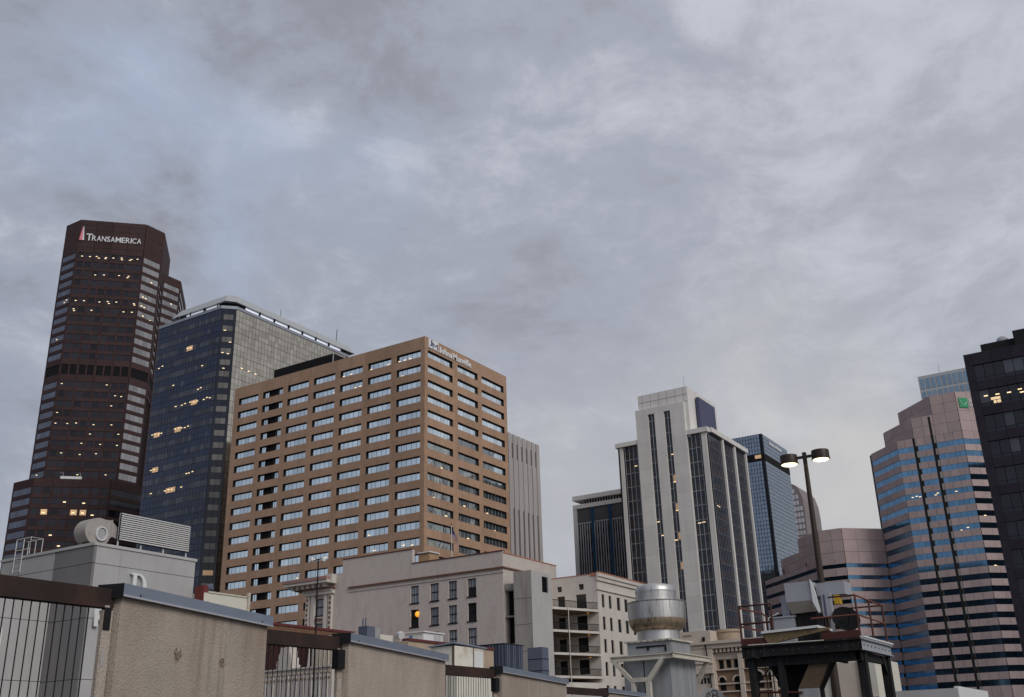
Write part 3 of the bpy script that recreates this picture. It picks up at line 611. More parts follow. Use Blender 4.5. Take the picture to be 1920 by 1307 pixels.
# ================================================================== blue glass tower
B = thing('blue_glass_tower', 'blue mirror glass tower with a dark belt below its top, right of the white tower', 'skyscraper', (428.07, 138.75, 0))
MB().box(428.07, 462.7, 138.75, 175, 0, 129.4).build('wall', mull, B)
F = Face((428.07, 168), (428.07, 138.75)); F_ = Face((428.07, 138.75), (462.7, 138.75)); acc = {}
for G_, n, m in ((F, 22, gl_blue), (F_, 24, gl_slate)):
    for s0, s1 in even(G_.L-1.2, n, .2):
        if G_ is F_: s0 += 1.2; s1 += 1.2
        z = 129.3
        while z > 20:
            if not 117.3 < z <= 120.8: acc.setdefault(('pane', m), []).append(G_.box(s0, s1, z-1.68, z-.10, .02, .07))
            z -= 1.76 if z > 122.4 or z < 119 else (z-117.25 if z > 117.3 else 1.76)
flush(B, acc, 300, .0015)
for G_ in (F, F_): piece('belt', B, G_.box(0, G_.L, 117.35, 120.5, .08, .14), void)
piece('lit_window', B, F.box(25.2, 28, 118.4, 120.0, .145, .2), lm_d)
for j, (a_, w_, h_) in enumerate(((8.9, 1.0, 1.6), (10.1, .9, 1.2), (11.2, .9, 1.2), (12.3, .5, 1.5), (13.0, .9, 1.2), (14.1, 1.1, 1.2), (15.4, .9, 1.2), (16.6, .9, 1.2), (18.2, .5, 1.6), (19.2, 1.1, 1.7), (20.6, .9, 1.2), (21.7, .9, 1.2), (22.8, .5, 1.4), (23.5, .9, 1.2), (24.6, 1.0, 1.3))):
    b = MB(); b.mbox(F_.box(a_, a_+w_*.3, 126.35, 126.35+h_, .1, .3)); b.mbox(F_.box(a_+w_*.62, a_+w_*.92, 126.35, 126.35+h_*.9, .1, .3)); b.mbox(F_.box(a_+w_*.31, a_+w_*.61, 126.35+h_*.35, 126.35+h_*.6, .1, .3)); b.build('sign_letter', sign_w, B)
# ================================================================== far round-topped tower
B = thing('round_topped_tower', 'far pinkish tower with curved top and square window grid, behind the blue glass tower', 'skyscraper', (575, 170, 0))
prof = [(172.6+6, 0), (166.9, 0), (166.8, 112), (166.6, 125), (167.0, 131), (168.4, 136.6), (170.2, 139.2), (172.4, 140.6), (178.6, 141)]
b = MB(); n = len(prof); b.add([(575, y, z) for y, z in prof]+[(605, y, z) for y, z in prof], [tuple(range(n)), tuple(range(2*n-1, n-1, -1))]+[((i+1) % n, i, n+i, n+(i+1) % n) for i in range(n)])
b.build('wall', mat('far_rose_stone', (.25, .21, .21), .8, .3, .06), B)
F = Face((575, 178.6), (575, 166.5)); wf = glass('far_pale_window', (.60, .58, .59), .3, .35, var=.1)
for i in range(14):
    for s in (.6, 2.45, 4.3, 6.1, 7.9, 9.7):
        z = 137.2-3.45*i; y = 178.6-s-1.3
        lim = 140.6 if y > 172 else 138.4 if y > 170 else 135.8 if y > 168.2 else 130
        if z < lim-.6: piece('window', B, F.box(s-.1, s+1.3, z-2.35, z, .02, .12), wf)
# ================================================================== pink granite tower
B = thing('pink_granite_tower', 'stepped pink granite tower with horizontal blue window bands and a green square sign', 'skyscraper', (348.77, 57, 0))
def oct_(cw, z, tl): return [(348.77, cw), (348.77, 46.83), (363.8, 31.8), (395, 31.8), (395, cw+tl), (348.77+tl, cw+tl)]
bl = 0; rowsP = [(91.85-3.9*k-.0, 90.05-3.9*k) for k in range(20)]
for cw, z, tl in ((67.41, 94.3, 12), (61.7, 101.2, 12), (54.75, 107.7, 13)): MB().prism(oct_(cw, z, tl), 0, z).build('wall', pink_j, B)
acc = {}
PB = Face((348.77, 67.41), (348.77, 46.83)); PA = Face((359.9, 78.54), (348.77, 67.41)); PC = Face((348.77, 46.83), (363.8, 31.8))
def prow(F, rows, zt, zb, gm, n, s0=0.0, s1=None, j=()):
    s1 = F.L if s1 is None else s1
    zs = [zt]+[z for r in rows for z in r]+[zb]; J = [s0]+list(j)+[s1]
    for i in range(0, len(zs), 2):
        for a_, b_ in zip(J[:-1], J[1:]): acc.setdefault(('granite_panel', pink), []).append(F.box(a_+.04, b_-.04, zs[i+1], zs[i], 0, .25))
    w_ = (s1-s0)/n
    for t_, b_ in rows:
        for k in range(n): acc.setdefault(('window', gm), []).append(F.box(s0+k*w_+.03, s0+(k+1)*w_-.03, b_, t_, .02, .08))
rr = [r for r in rowsP if r[1] > 12]
# strips at w 62.27..61.06 and 56.4..54.92  -> s 5.14..6.35 and 11.0..12.5
prow(PB, rr, 94.5, 0, gl_pink, 3, 0, 5.1, [2.5]); prow(PB, rr, 94.5, 0, gl_pink, 3, 6.4, 11.0, [8.7]); prow(PB, rr, 94.5, 0, gl_pink, 5, 12.45, PB.L, [15, 17.7])
prow(PA, rr, 94.5, 0, gl_pink, 8, 0, None, [4, 8, 12]); prow(PC, rr, 94.5, 0, gl_pink, 8, 0, None, [4, 8.2, 13])
for s, zt in ((5.1, 94.6), (11.0, 101.0)):
    piece('recess_shade', B, PB.box(s, s+.75, 0, zt, .0, .26), dark); piece('recess_return', B, PB.box(s+.76, s+1.36, 0, zt, .0, .24), conc)  # flush dark strip paints the shade of a notch that isn't cut
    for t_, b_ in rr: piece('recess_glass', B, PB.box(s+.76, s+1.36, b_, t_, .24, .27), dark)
# upper tiers
for F, zs, js in ((Face((360.3, 73.23), (348.77, 61.7)), (94.52, 98.0, 101.4), [4, 8, 12.2]), (Face((361.8, 67.78), (348.77, 54.75)), (101.42, 104.6, 107.9), [4, 8, 12, 15.5]), (Face((348.77, 61.7), (348.77, 54.75)), (94.52, 98.0, 101.4), [3.5]), (Face((348.77, 54.75), (348.77, 46.83)), (94.52, 98.0, 101.4, 104.6, 107.9), [4]), (PC, (94.52, 98.0, 101.4, 104.6, 107.9), [4, 8.2, 13])):
    J = [0]+js+[F.L]
    for z0, z1 in zip(zs[:-1], zs[1:]):
        for a_, b_ in zip(J[:-1], J[1:]): acc.setdefault(('granite_panel', pink), []).append(F.box(a_+.04, b_-.04, z0+.03, z1-.03, 0, .25))
flush(B, acc, 300, .0012)
sb = piece('sign_board', B, PC.box(.75, 4.0, 102.4, 105.75, .26, .5), sign_g)
b = MB(); cpts = [(1.2, 104.9), (1.6, 103.9), (2.2, 103.3), (2.9, 103.4), (3.3, 103.9), (3.5, 104.4)]
for (s0, z0), (s1, z1) in zip(cpts[:-1], cpts[1:]): b.tube([PC.p(s0, z0, .5), PC.p(s1, z1, .5)], .16, 5)
b.build('swoosh', sign_g2, sb)
[text(c_, 1.5, B, PC, s_, z_, .4, sign_w, width=w_, height=h_, name='sign_letter', ext=.05) for c_, s_, z_, w_, h_ in (('B', 4.6, 104.2, .95, 1.2), ('A', 5.7, 104.2, 1.1, 1.2), ('B', 4.6, 102.8, .75, .95), ('N', 5.5, 102.8, .8, .95))]
lights(B, PB, [(2.1, 75.2), (3.4, 75.4), (4.4, 75.1), (9.3, 75.0), (10, 75.5), (15.6, 75.2), (17, 63.4), (15, 62.8)], .7, .25, .1); lights(B, PC, [(2.5, 66.8), (2.6, 51.2), (3.3, 51)], .8, .22, .1)
# ---- low drum wing
B = thing('pink_granite_wing', 'lower faceted pink granite wing with blank upper storeys, left of the pink tower', 'office building', (352, 90, 0))
def wing(t, z): return [(349.6, 97.8), (349.6, 89.96), (360.5, 79.06), (372, 90), (372+t, 97.8+t), (349.6+t, 97.8+t)]
for t, z in ((10.3, 68.3), (20.4, 63.6), (30.5, 58.2)): MB().prism(wing(t, z), 0, z).build('wall', pink_j, B)
acc = {}
WB = Face((349.6, 97.8), (349.6, 89.96)); WC = Face((349.6, 89.96), (360.45, 79.11)); WA = Face((380.1, 128.3), (349.6, 97.8))
rw = [(56.8-3.9*k, 55.45-3.9*k) for k in range(12)]
prow(WB, rw, 60.7, 0, gl_pink, 5, 0, None, [4.2]); prow(WC, rw, 60.7, 0, gl_pink, 10, 0, None, [5, 10]); prow(WA, rw, 58.4, 0, gl_pink, 24, 0, None, [6, 12, 17, 22, 28, 33, 38])
for F, s0, s1, z0, z1, js in ((WB, 0, WB.L, 60.75, 68.6, [4.2]), (WC, 0, WC.L, 60.75, 68.6, [5, 10.2]), (WA, WA.L-14.5, WA.L, 58.42, 68.6, [WA.L-10, WA.L-5]), (WA, WA.L-28.8, WA.L-14.55, 58.42, 63.9, [WA.L-24, WA.L-19])):
    J = [s0]+js+[s1]; n = 3 if z1 > 68 and z0 < 60 else 2; h_ = (z1-z0)/n
    for k in range(n):
        for a_, b_ in zip(J[:-1], J[1:]): acc.setdefault(('granite_panel', pink), []).append(F.box(a_+.04, b_-.04, z0+k*h_+.04, z0+(k+1)*h_-.04, 0, .25))
flush(B, acc, 300, .0012)
MB().tube([WA.p(33, 58.4, .5), WA.p(33, 59.6, .5)], .12, 5).tube([WA.p(16, 58.4, .4), WA.p(16, 60.2, .4)], .15, 5).tube([WA.p(12, 58.4, .4), WA.p(12, 59.8, .4)], .3, 6).build('roof_vent', dark, B)
# ================================================================== pale tower far behind
B = thing('pale_far_tower', 'pale whitish tower top with tall blue windows, peeking out behind the pink tower', 'skyscraper', (493.4, 70, 0))
palem = mat('pale_far_stone', (.50, .50, .51), .8, .2, .05)
MB().box(493.4, 525, 40, 80.9, 0, 162.4).build('wall', palem, B); F = Face((493.4, 80.9), (493.4, 40))
for k in range(14):
    for z0, z1 in ((155.9, 161.0), (151.6, 154.6), (146.5, 149.8), (141.5, 144.8)): piece('window', B, F.box(.9+2.43*k, 2.55+2.43*k, z0, z1, .02, .15), gl_far)
MB().tube([(495, 71, 162.3), (495, 71, 167)], .12, 5).build('roof_aerial', mull_s, B)
# ================================================================== charcoal tower at the right edge
B = thing('charcoal_tower', 'charcoal office tower cut off by the right edge, a few windows lit', 'office building', (161.8, 5, 0))
MB().box(161.8, 200, -25, 19.45, 0, 56.0).build('wall', gl_span and mull, B)
char = mat('charcoal_stone', (.036, .032, .042), .8, .6, .15, ov=.1, spec=.1)
F = Face((161.8, 19.45), (161.8, -25)); Fe = Face((200, 19.45), (161.8, 19.45)); acc = {}
rowsD = [(54.4-4.0*k, 51.8-4.0*k) for k in range(13)]
n = 32; pw = (F.L-1.15)/n; pan = [(1.15+pw*i+.04, 1.15+pw*(i+1)-.04) for i in range(n)]
facade(B, F, rowsD, [], [(0, 1.15)], [1.15+pw*2*i for i in range(0, 16)], 56.3, 0, char, gl_ink, .35, sname='spandrel_panel', acc=acc)
for k, (zt, zb) in enumerate(rowsD):
    for i, (s0, s1) in enumerate(pan):
        acc.setdefault(('window', gl_navyw if (k == 0 and i in (3, 4, 5, 7)) or rnd.random() < .06 else gl_ink), []).append(F.box(s0, s1, zb+.55, zt, .02, .08)); acc.setdefault(('lower_pane', gl_ink), []).append(F.box(s0, s1, zb+.02, zb+.5, .02, .08))
flush(B, acc)
lights(B, F, [(2.0, 49.4), (3.6, 49.35), (5.2, 49.3), (6.7, 49.5), (6.9, 49.0), (7.0, 41.6), (7.2, 41.0), (8.3, 37.6), (8.5, 36.9)], .55, .17, .1)
for s0, s1, z0, z1 in ((2.6, 3.9, 48.6, 49.0), (2.9, 3.3, 48.05, 48.5), (3.4, 3.9, 48.05, 48.5), (7.4, 8.6, 48.3, 49.8)): piece('lit_window', B, F.box(s0, s1, z0, z1, .085, .095), lamp('lit_office', (1, .72, .42), .55) if 'lit_office' not in MATS else MATS['lit_office'])
MB().box(163.5, 190, 0, 17.0, 55.9, 58.1).build('plant_room', dark, B); MB().box(163, 190, -20, 12.2, 55.9, 59.1).build('plant_room', dark, B)
MB().lathe((164.5, 13.9), [(.9, 58.1), (.85, 58.5), (.6, 58.85), (.2, 59.05), (.05, 59.1)], 16).build('roof_dome', equip, B, smooth=True)
# ================================================================== added dark towers, beyond the frame or hidden, to darken window glass reflections
for x0, x1, y0, y1, h, lb in ((-30, 18, 92, 150, 100, 'added unseen dark tower outside the left edge, mirrored in the pink tower windows'), (362, 404, 178, 193, 88, 'added unseen dark block behind the white stone tower and its annex'), (321, 362, -120, -42, 104, 'added unseen dark tower outside the right edge, mirrored in the pink tower corner')):
    B = thing('added_reflection_tower', lb, 'office building', ((x0+x1)/2, (y0+y1)/2, 0))
    MB().box(x0, x1, y0, y1, 0, h).build('wall', mull, B)
    for F in (Face((x0, y0), (x1, y0)), Face((x1, y0), (x1, y1)), Face((x1, y1), (x0, y1))):
        for k in range(int(h/4)-1): piece('spandrel', B, F.box(0, F.L, 4+4*k, 5.4+4*k, 0, .3), granite)
# ================================================================== painted brick hotel
B = thing('painted_brick_hotel', 'old white painted brick building with sash windows and an ornate cornice at its left end', 'building', (130.8, 84.5, 0))
HL = Face((130.82, 124.0), (130.82, 84.49)); HR = Face((130.82, 84.49), (146.9, 84.49))
cols = ((22.04, 23.65), (25.93, 27.56), (29.44, 31.02), (33.03, 34.62)); rws = ((23.74, 26.4), (20.1, 22.74), (16.45, 19.05), (12.8, 15.4))
holes = [(a, b, z0, z1) for a, b in cols for z0, z1 in rws]+[(2.0, 3.84, 23.5, 26.3), (2.0, 3.84, 19.3, 22.2)]
b = hwall(HL, 0, 29.6, holes, .35); b.build('wall', white_pt, B)
MB().box(131.25, 146.9, 84.5, 124, 0, 29.55).build('inner_wall', dark, B)
piece('right_wall', B, HR.box(.001, 16.08, 0, 29.66, -.5, .0), white_pt)
piece('raised_parapet', B, HL.box(7.63, 22.3, 29.6, 32.25, -.6, .0), white_pt); piece('low_parapet', B, HL.box(22.3, 39.51, 29.6, 29.95, -.6, .0), white_pt); piece('low_parapet', B, HL.box(5.6, 7.63, 29.6, 30.0, -.6, .0), white_pt)
for s0, s1, z in ((7.63, 22.3, 32.25), (22.32, 39.55, 29.95)): piece('coping', B, HL.box(s0, s1, z, z+.14, -.7, .1), coping_r)
piece('coping', B, HR.box(.1, 16.1, 29.66, 29.8, -.6, .08), terra)
band = mat('brown_band', (.17, .085, .055), .8, 2, .2)
piece('string_course', B, HL.box(9.1, 39.75, 27.38, 27.6, .0, .25), band); piece('string_course', B, HR.box(-.24, 7.4, 27.38, 27.6, .0, .25), band)
piece('string_course', B, HL.box(9.1, 39.7, 26.75, 26.87, .0, .10), white_pt)
for i, (a, b_) in enumerate(cols):
    for j, (z0, z1) in enumerate(rws):
        op = (i, j) in ((0, 1), (3, 1))
        w = sash(B, HL, a, b_, z0, z1, .28, dark if op else gl_sash, 1 if op else 3)
        if (i, j) == (3, 0): piece('lower_sash', w, HL.box(a+.1, b_-.1, z0+.1, (z0+z1)/2, -.27, -.2), dark)
for z0, z1 in ((23.5, 26.3), (19.3, 22.2)): sash(B, HL, 2.0, 3.84, z0, z1, .3, gl_sash, 1)
# ornate end bay
for s0, s1 in ((-.1, .7), (1.1, 1.85), (4.0, 4.65), (5.0, 5.75)):
    piece('pilaster', B, HL.box(s0, s1, 0, 26.9, .0, .35), terracotta_w)
for s0, s1 in ((.15, .45), (5.2, 5.55)):
    for k in range(16): piece('pilaster_ornament', B, HL.box(s0, s1, 14+.8*k, 14.45+.8*k, .35, .42), band)
piece('spandrel_ornament', B, HL.box(1.9, 3.95, 22.4, 23.3, .0, .2), terracotta_w)
for k in range(4): piece('ornament_boss', B, HL.box(2.05+.45*k, 2.35+.45*k, 22.6, 23.1, .2, .3), band)
piece('architrave', B, HL.box(-.4, 6.1, 26.9, 27.4, .0, .6), terracotta_w)
for k in range(22): piece('dentil', B, HL.box(-.6+.3*k, -.44+.3*k, 27.4, 27.75, .0, .75), terracotta_w)
piece('bed_mould', B, HL.box(-1.2, 6.2, 27.75, 28.0, .0, .9), band)
for k in range(7): piece('bracket', B, HL.box(-2.6+1.2*k, -2.1+1.2*k, 28.0, 28.6, .0, 1.5), terracotta_w)
piece('corona', B, HL.box(-3.7, 6.0, 28.6, 29.05, -6, 2.0), terracotta_w); piece('gutter', B, HL.box(-3.9, 5.95, 29.07, 29.55, -6, 2.15), mat('rose_paint', (.36, .20, .18), .7)); piece('end_block', B, HL.box(4.8, 6.35, 28.5, 30.0, .01, 1.2), terracotta_w)
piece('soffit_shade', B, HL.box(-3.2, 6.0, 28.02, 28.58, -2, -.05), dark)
# roof items
piece('stair_head', B, HL.box(22.4, 24.6, 29.6, 31.7, -4, -1.5), mat('yellow_brick', (.42, .27, .15), .85, 2, .2)); piece('stair_head_coping', B, HL.box(22.3, 24.8, 31.7, 31.9, -4.1, -1.3), steelw)
T_ = thing('round_paper_lamp', 'glowing orange round lamp hanging in a dark window of the painted brick building', 'lamp', HL.p(23.3, 21.9, -.1))
MB().lathe((130.95, 100.62), [(.06, 21.55), (.25, 21.63), (.39, 21.8), (.43, 22.0), (.39, 22.2), (.25, 22.37), (.06, 22.45)], 18).build('lamp_globe', lm_o, T_, smooth=True)
# flag
P_ = thing('flagpole', 'white flagpole on the roof of the painted brick building', 'flagpole', (132, 94.75, 30))
MB().tube([(132, 94.75, 29.6), (132, 94.8, 35.4)], .06, 8, .045).build('pole', steelw, P_); MB().lathe((132, 94.8), [(.02, 35.4), (.11, 35.48), (.11, 35.58), (.02, 35.66)], 10).build('finial', black, P_)
Fg = thing('striped_flag', 'red white and blue striped flag drooping on the rooftop flagpole', 'flag', (132, 94.7, 33))
def flagpt(a, c):   # a along fly 0..1, c down hoist 0..1
    return Vector((132-.12*math.sin(a*9+c*2)*a-.1*a, 94.68-1.25*a-.10*c*a, 34.6-1.25*c-1.45*a*a-.35*a+.09*math.sin(a*10+c)))
for i in range(13):
    b = MB(); n = 14
    a0 = 0 if i >= 7 else .40
    vs = []
    for k in range(n+1):
        a = a0+(1-a0)*k/n
        for c in (i/13, (i+1)/13): vs.append(flagpt(a, c))
    b.add(vs+[v+Vector((.012, 0, 0)) for v in vs], [(2*k, 2*k+1, 2*k+3, 2*k+2) for k in range(n)]+[(2*(n+1)+2*k, 2*(n+1)+2*k+2, 2*(n+1)+2*k+3, 2*(n+1)+2*k+1) for k in range(n)]); b.build('stripe', fl_red if i % 2 == 0 else fl_wht, Fg)
b = MB(); vs = [flagpt(.40*k/8, c) for k in range(9) for c in (0, 7/13)]; b.add(vs+[v+Vector((.012, 0, 0)) for v in vs], [(2*k, 2*k+1, 2*k+3, 2*k+2) for k in range(8)]+[(18+2*k, 18+2*k+2, 18+2*k+3, 18+2*k+1) for k in range(8)]); b.build('canton', fl_blu, Fg)
# concrete lift shaft
B = thing('concrete_shaft', 'streaked concrete shaft with a louvred vent, standing beside the painted brick building', 'shaft', (130.5, 79.35, 0))
SL = Face((130.5, 82.44), (130.5, 79.35)); SR = Face((130.5, 79.35), (136.3, 79.35))
piece('left_wall', B, SL.box(0, SL.L-.004, 0, 26.5, -.4, .0), conc); hwall(SR, 0, 26.5, [(3.05, 4.85, 23.6, 25.92)], .3).build('wall', conc_l, B); MB().box(130.95, 136.3, 79.68, 82.44, 0, 26.45).build('core', conc_l, B)
lv = piece('vent', B, SR.box(3.05, 4.85, 23.6, 25.92, -.31, -.29), dark)
for k in range(11): piece('louvre_blade', lv, SR.box(3.07, 4.83, 23.62+.21*k, 23.68+.21*k, -.28, -.12), mull)
for k in range(1, 7): piece('board_joint', B, SL.box(.05, SL.L-.05, 3.75*k, 3.75*k+.06, .0, .012), pink_j)
L_ = thing('fire_landing', 'dark fire escape landings between the painted brick wall and the concrete shaft', 'landing', (133.2, 83.4, 0))
MB().box(132.4, 132.8, 82.45, 84.48, 0, 24.2).build('shade_panel', void, L_)  # black sheet paints the dark of the recess behind the landings
for z in (24.0, 20.1, 16.1): MB().box(131.2, 132.39, 82.46, 84.47, z, z+.22).build('slab', conc, L_); MB().box(131.1, 131.16, 82.46, 84.47, z+.22, z+.95).build('guard_panel', conc, L_) if z > 22 else None
# white balcony block
B = thing('white_balcony_block', 'white stuccoed block with four balconies and terracotta roof edge, right of the concrete shaft', 'building', (145, 76, 0))
KL = Face((144.98, 84.4), (144.98, 76.08)); KR = Face((144.98, 76.08), (163.5, 76.08))
wc = ((1.29, 2.2), (3.68, 4.6), (6.5, 7.65), (9.2, 10.35), (12.0, 13.1)); hr = [(a, c, 24.3-3.42*k-2.03, 24.3-3.42*k) for a, c in wc for k in range(6)]
hl = [(1.05, 1.9, 25.1, 25.97), (4.98, 5.9, 25.1, 26.0)]+[(4.4, 6.25, 22.2-3.3*k, 24.4-3.3*k) for k in range(4)]+[(1.0, 2.4, 22.2-3.3*k, 24.4-3.3*k) for k in range(4)]
hwall(KR, 0, 27.3, hr, .3).build('front_wall', white_pt2, B); hwall(KL, 0, 27.3, hl, .3).build('side_wall', white_pt2, B); MB().box(145.4, 163.5, 76.5, 84.4, 0, 27.2).build('inner_wall', dark, B)
for a, c, z0, z1 in hr: sash(B, KR, a, c, z0, z1, .22, gl_bay, 2, sill=False)
for a, c, z0, z1 in hl: piece('door' if z1-z0 > 1.5 else 'window', B, KL.box(a, c, z0, z1, -.3, -.24), gl_bay)
for z0, z1, d, m in ((26.9, 27.45, .45, white_pt2), (26.3, 26.9, .25, white_pt2), (24.85, 25.05, .22, white_pt2), (27.45, 27.62, .5, terra)):
    piece('cornice', B, KR.box(-.2, 18.5, z0+.002, z1, .0, d), m)
piece('coping', B, KL.box(0, 8.2, 27.3, 27.42, -.4, .05), terra); piece('roof_edge_tiles', B, KR.box(-.1, 18.5, 27.0, 27.5, -1.0, -.01), terra)
for k in range(4):
    z = 21.75-3.3*k
    Bk = thing('balcony', ('top', 'second', 'third', 'lowest visible')[k]+' balcony with dark railing on the white block beside the concrete shaft', 'balcony', (141, 78, z), 'balconies of the white block')
    MB().prism([(136.35, 79.35), (144.9, 76.0), (144.9, 84.0), (136.35, 84.0)], z-.34, z).build('slab', white_pt2, Bk)
    MB().prism([(136.6, 79.8), (144.8, 76.6), (144.8, 82.3), (136.6, 82.3)], z-.46, z-.345).build('soffit', rustbeam, Bk)
    Fb = Face((136.45, 79.3), (144.85, 76.05))
    rl = MB(); rl.mbox(Fb.box(0, Fb.L, z+1.0, z+1.09, -.07, .02)); rl.mbox(Fb.box(0, Fb.L, z+.08, z+.12, -.05, .0)); rl.build('rail', black, Bk)
    bm = MB()
    for j in range(44): bm.mbox(Fb.box(.1+j*.2, .15+j*.2, z+.12, z+1.0, -.045, -.01))
    tag(bm.build('baluster', black, Bk), kind='stuff')
    if k: MB().lathe((143.9, 77.4), [(.06, z+2.78), (.2, z+2.84), (.2, z+2.94), (.06, z+3.0)], 10).build('balcony_lamp', lm_o, Bk)
MB().tube([(139.0, 78.1, 8), (139.0, 78.1, 22)], .06, 6).build('drain_pipe', cream, B)
MB().box(136.4, 144.9, 84.0, 84.4, 0, 22).build('balcony_back_wall', conc, B); MB().box(137.6, 139.0, 83.9, 83.99, 0, 21.4).build('dark_door_column', dark, B)
MB().prism([(136.35, 79.2), (145.4, 75.7), (145.4, 82), (136.35, 82)], 0, 10.9).build('plinth_wall', white_pt2, B)
# ================================================================== grey panel building at the left
B = thing('grey_panel_building', 'grey concrete panel building with white metal letters, behind the railing at the left', 'building', (34.8, 48.9, 0))
MB().box(35.0, 41.8, 49.0, 57.2, 0, 12.6).build('core', mull, B)
DL = Face((34.84, 57.26), (34.84, 48.85)); DR = Face((34.84, 48.85), (41.85, 48.85))
zsD = [0, 2.6, 5.75, 8.85, 11.75, 12.7]
for i in range(5):
    for a, c, m in ((0, 5.0, gray_p), (5.0, DL.L, gray_d)): piece('wall_panel', B, DL.box(a+.015, c-(.015 if c < 8 else 0), zsD[i]+.015, zsD[i+1]-.015, -.17, .0), m)
    for a, c in ((0, 1.75), (1.75, 7.01)): piece('wall_panel', B, DR.box(a+(.004 if a == 0 else .006), c-.006, zsD[i]+.015, zsD[i+1]-.015, -.17, -.001), gray_p)
piece('parapet_cap', B, DL.box(-.1, DL.L+.06, 12.7, 12.86, -.4, .06), conc_l); piece('parapet_cap', B, DR.box(.35, 7.08, 12.7, 12.86, -.4, .06), conc_l)
# lower wing
MB().box(20, 34.6, 52.2, 62, 0, 9.9).build('lower_wing_core', mull, B); DW = Face((20, 52.04), (34.83, 52.04))
for i, (z0, z1) in enumerate(((0, 2.7), (2.7, 5.8), (5.8, 8.9), (8.9, 10.0))):
    for a, c in ((0, 3.5), (3.5, 7), (7, 10.9), (10.9, DW.L)): piece('wall_panel', B, DW.box(a+.012, c-.012, z0+.015, z1-.015, -.17, .0), gray_p)
piece('parapet_cap', B, DW.box(0, DW.L, 10.0, 10.12, -.4, .05), conc_l)
w = piece('window', B, DW.box(11.0, 12.15, 6.65, 8.3, .01, .05), gl_ink); fr = MB()
for a, c, e_, g in ((10.95, 11.02, 6.6, 8.35), (12.13, 12.2, 6.6, 8.35), (11.02, 12.13, 6.6, 6.67), (11.02, 12.13, 8.28, 8.35), (11.02, 12.13, 7.5, 7.56)): fr.mbox(DW.box(a, c, e_, g, .01, .09))
fr.build('frame', steelw, w)
def letter(name, outer, holes_, parent, F, d0, d1, m):
    cu = bpy.data.curves.new('l', 'CURVE'); cu.dimensions = '2D'; cu.fill_mode = 'BOTH'; cu.extrude = (d1-d0)/2
    for pts in [outer]+holes_:
        s = cu.splines.new('POLY'); s.points.add(len(pts)-1); s.use_cyclic_u = True
        for p, q in zip(s.points, pts): p.co = (q[0], q[1], 0, 1)
    o = bpy.data.objects.new('l', cu); col.objects.link(o); me = bpy.data.meshes.new_from_object(o.evaluated_get(bpy.context.evaluated_depsgraph_get())); bpy.data.objects.remove(o)
    me.materials.clear(); me.materials.append(m); a, b_, c_, p = F.t, Vector((0, 0, 1)), F.n, F.p(0, 0, (d0+d1)/2)
    return put(bpy.data.objects.new(name, me), parent, Matrix(((a.x, b_.x, c_.x, p.x), (a.y, b_.y, c_.y, p.y), (a.z, b_.z, c_.z, p.z), (0, 0, 0, 1))))
def arc(cx_, cy_, rx, ry, a0, a1, n): return [(cx_+rx*math.cos(R(a0+(a1-a0)*i/n)), cy_+ry*math.sin(R(a0+(a1-a0)*i/n))) for i in range(n+1)]
def Dl(x, z, h): return [(x, z), (x+.38*h, z)]+arc(x+.38*h, z+h/2, .42*h, h/2, -90, 90, 14)[1:]+[(x, z+h), (x, z+.95*h), (x+.1*h, z+.92*h), (x+.1*h, z+.08*h), (x, z+.05*h)], [[(x+.28*h, z+.07*h)]+arc(x+.36*h, z+h/2, .27*h, .43*h, -90, 90, 14)+[(x+.28*h, z+.93*h)]]
o_, h_ = Dl(2.45, 10.15, 1.33); letter('wall_letter', o_, h_, B, DR, .06, .2, steelw)
x, z, h = .40, 8.43, 1.03
ol = [(x, z), (x+.24*h, z), (x+.24*h, z+.36*h), (x+.32*h, z+.36*h), (x+.5*h, z), (x+.74*h, z), (x+.5*h, z+.42*h)]+arc(x+.38*h, z+.7*h, .3*h, .3*h, -60, 90, 10)+[(x, z+h)]
letter('wall_letter', ol, [[(x+.24*h, z+.56*h), (x+.36*h, z+.56*h)]+arc(x+.36*h, z+.69*h, .12*h, .13*h, -90, 90, 6)+[(x+.24*h, z+.82*h)]], B, DR, .06, .2, steelw)
# roof kit on it
Fn = thing('centrifugal_fan', 'beige snail-shaped centrifugal fan on the grey panel roof', 'fan', (35.9, 50.1, 12.8))
fanm = mat('beige_fan_paint', (.40, .365, .335), .6, 1.5, .1, stain=(1.4, .52, .7, .6, (.20, .12, .075), (1, 1, .6)))
FF = Face((34.8, 50.0), (39, 50.0)); cxs, czs = 1.05, 13.72
sp_ = []
for k in range(25):
    a = R(-60+ (300)*k/24); r = .74+.22*(1-k/24); sp_.append((cxs+r*math.cos(math.pi-a-.5), czs+r*math.sin(math.pi-a-.5)))
ring = [(cxs+(.74+.16*math.sin(math.pi*k/32))*math.cos(2*math.pi*k/32), czs+(.78)*math.sin(2*math.pi*k/32)) for k in range(32)]
b = MB(); b.hull([FF.p(s, z_, .0) for s, z_ in ring], [FF.p(s, z_, -1.0) for s, z_ in ring]); b.build('scroll_housing', fanm, Fn)
b = MB(); rr1 = [(cxs+.12+.37*math.cos(2*math.pi*k/28), czs-.1+.40*math.sin(2*math.pi*k/28)) for k in range(28)]; rr2 = [(cxs+.12+.31*math.cos(2*math.pi*k/28), czs-.1+.34*math.sin(2*math.pi*k/28)) for k in range(28)]
vs = [FF.p(s, z_, .01) for s, z_ in rr1]+[FF.p(s, z_, .12) for s, z_ in rr1]+[FF.p(s, z_, .12) for s, z_ in rr2]+[FF.p(s, z_, .01) for s, z_ in rr2]
b.add(vs, [(28*j+k, 28*j+(k+1) % 28, 28*(j+1)+(k+1) % 28, 28*(j+1)+k) for j in range(3) for k in range(28)]); b.build('inlet_ring', steelw, Fn)
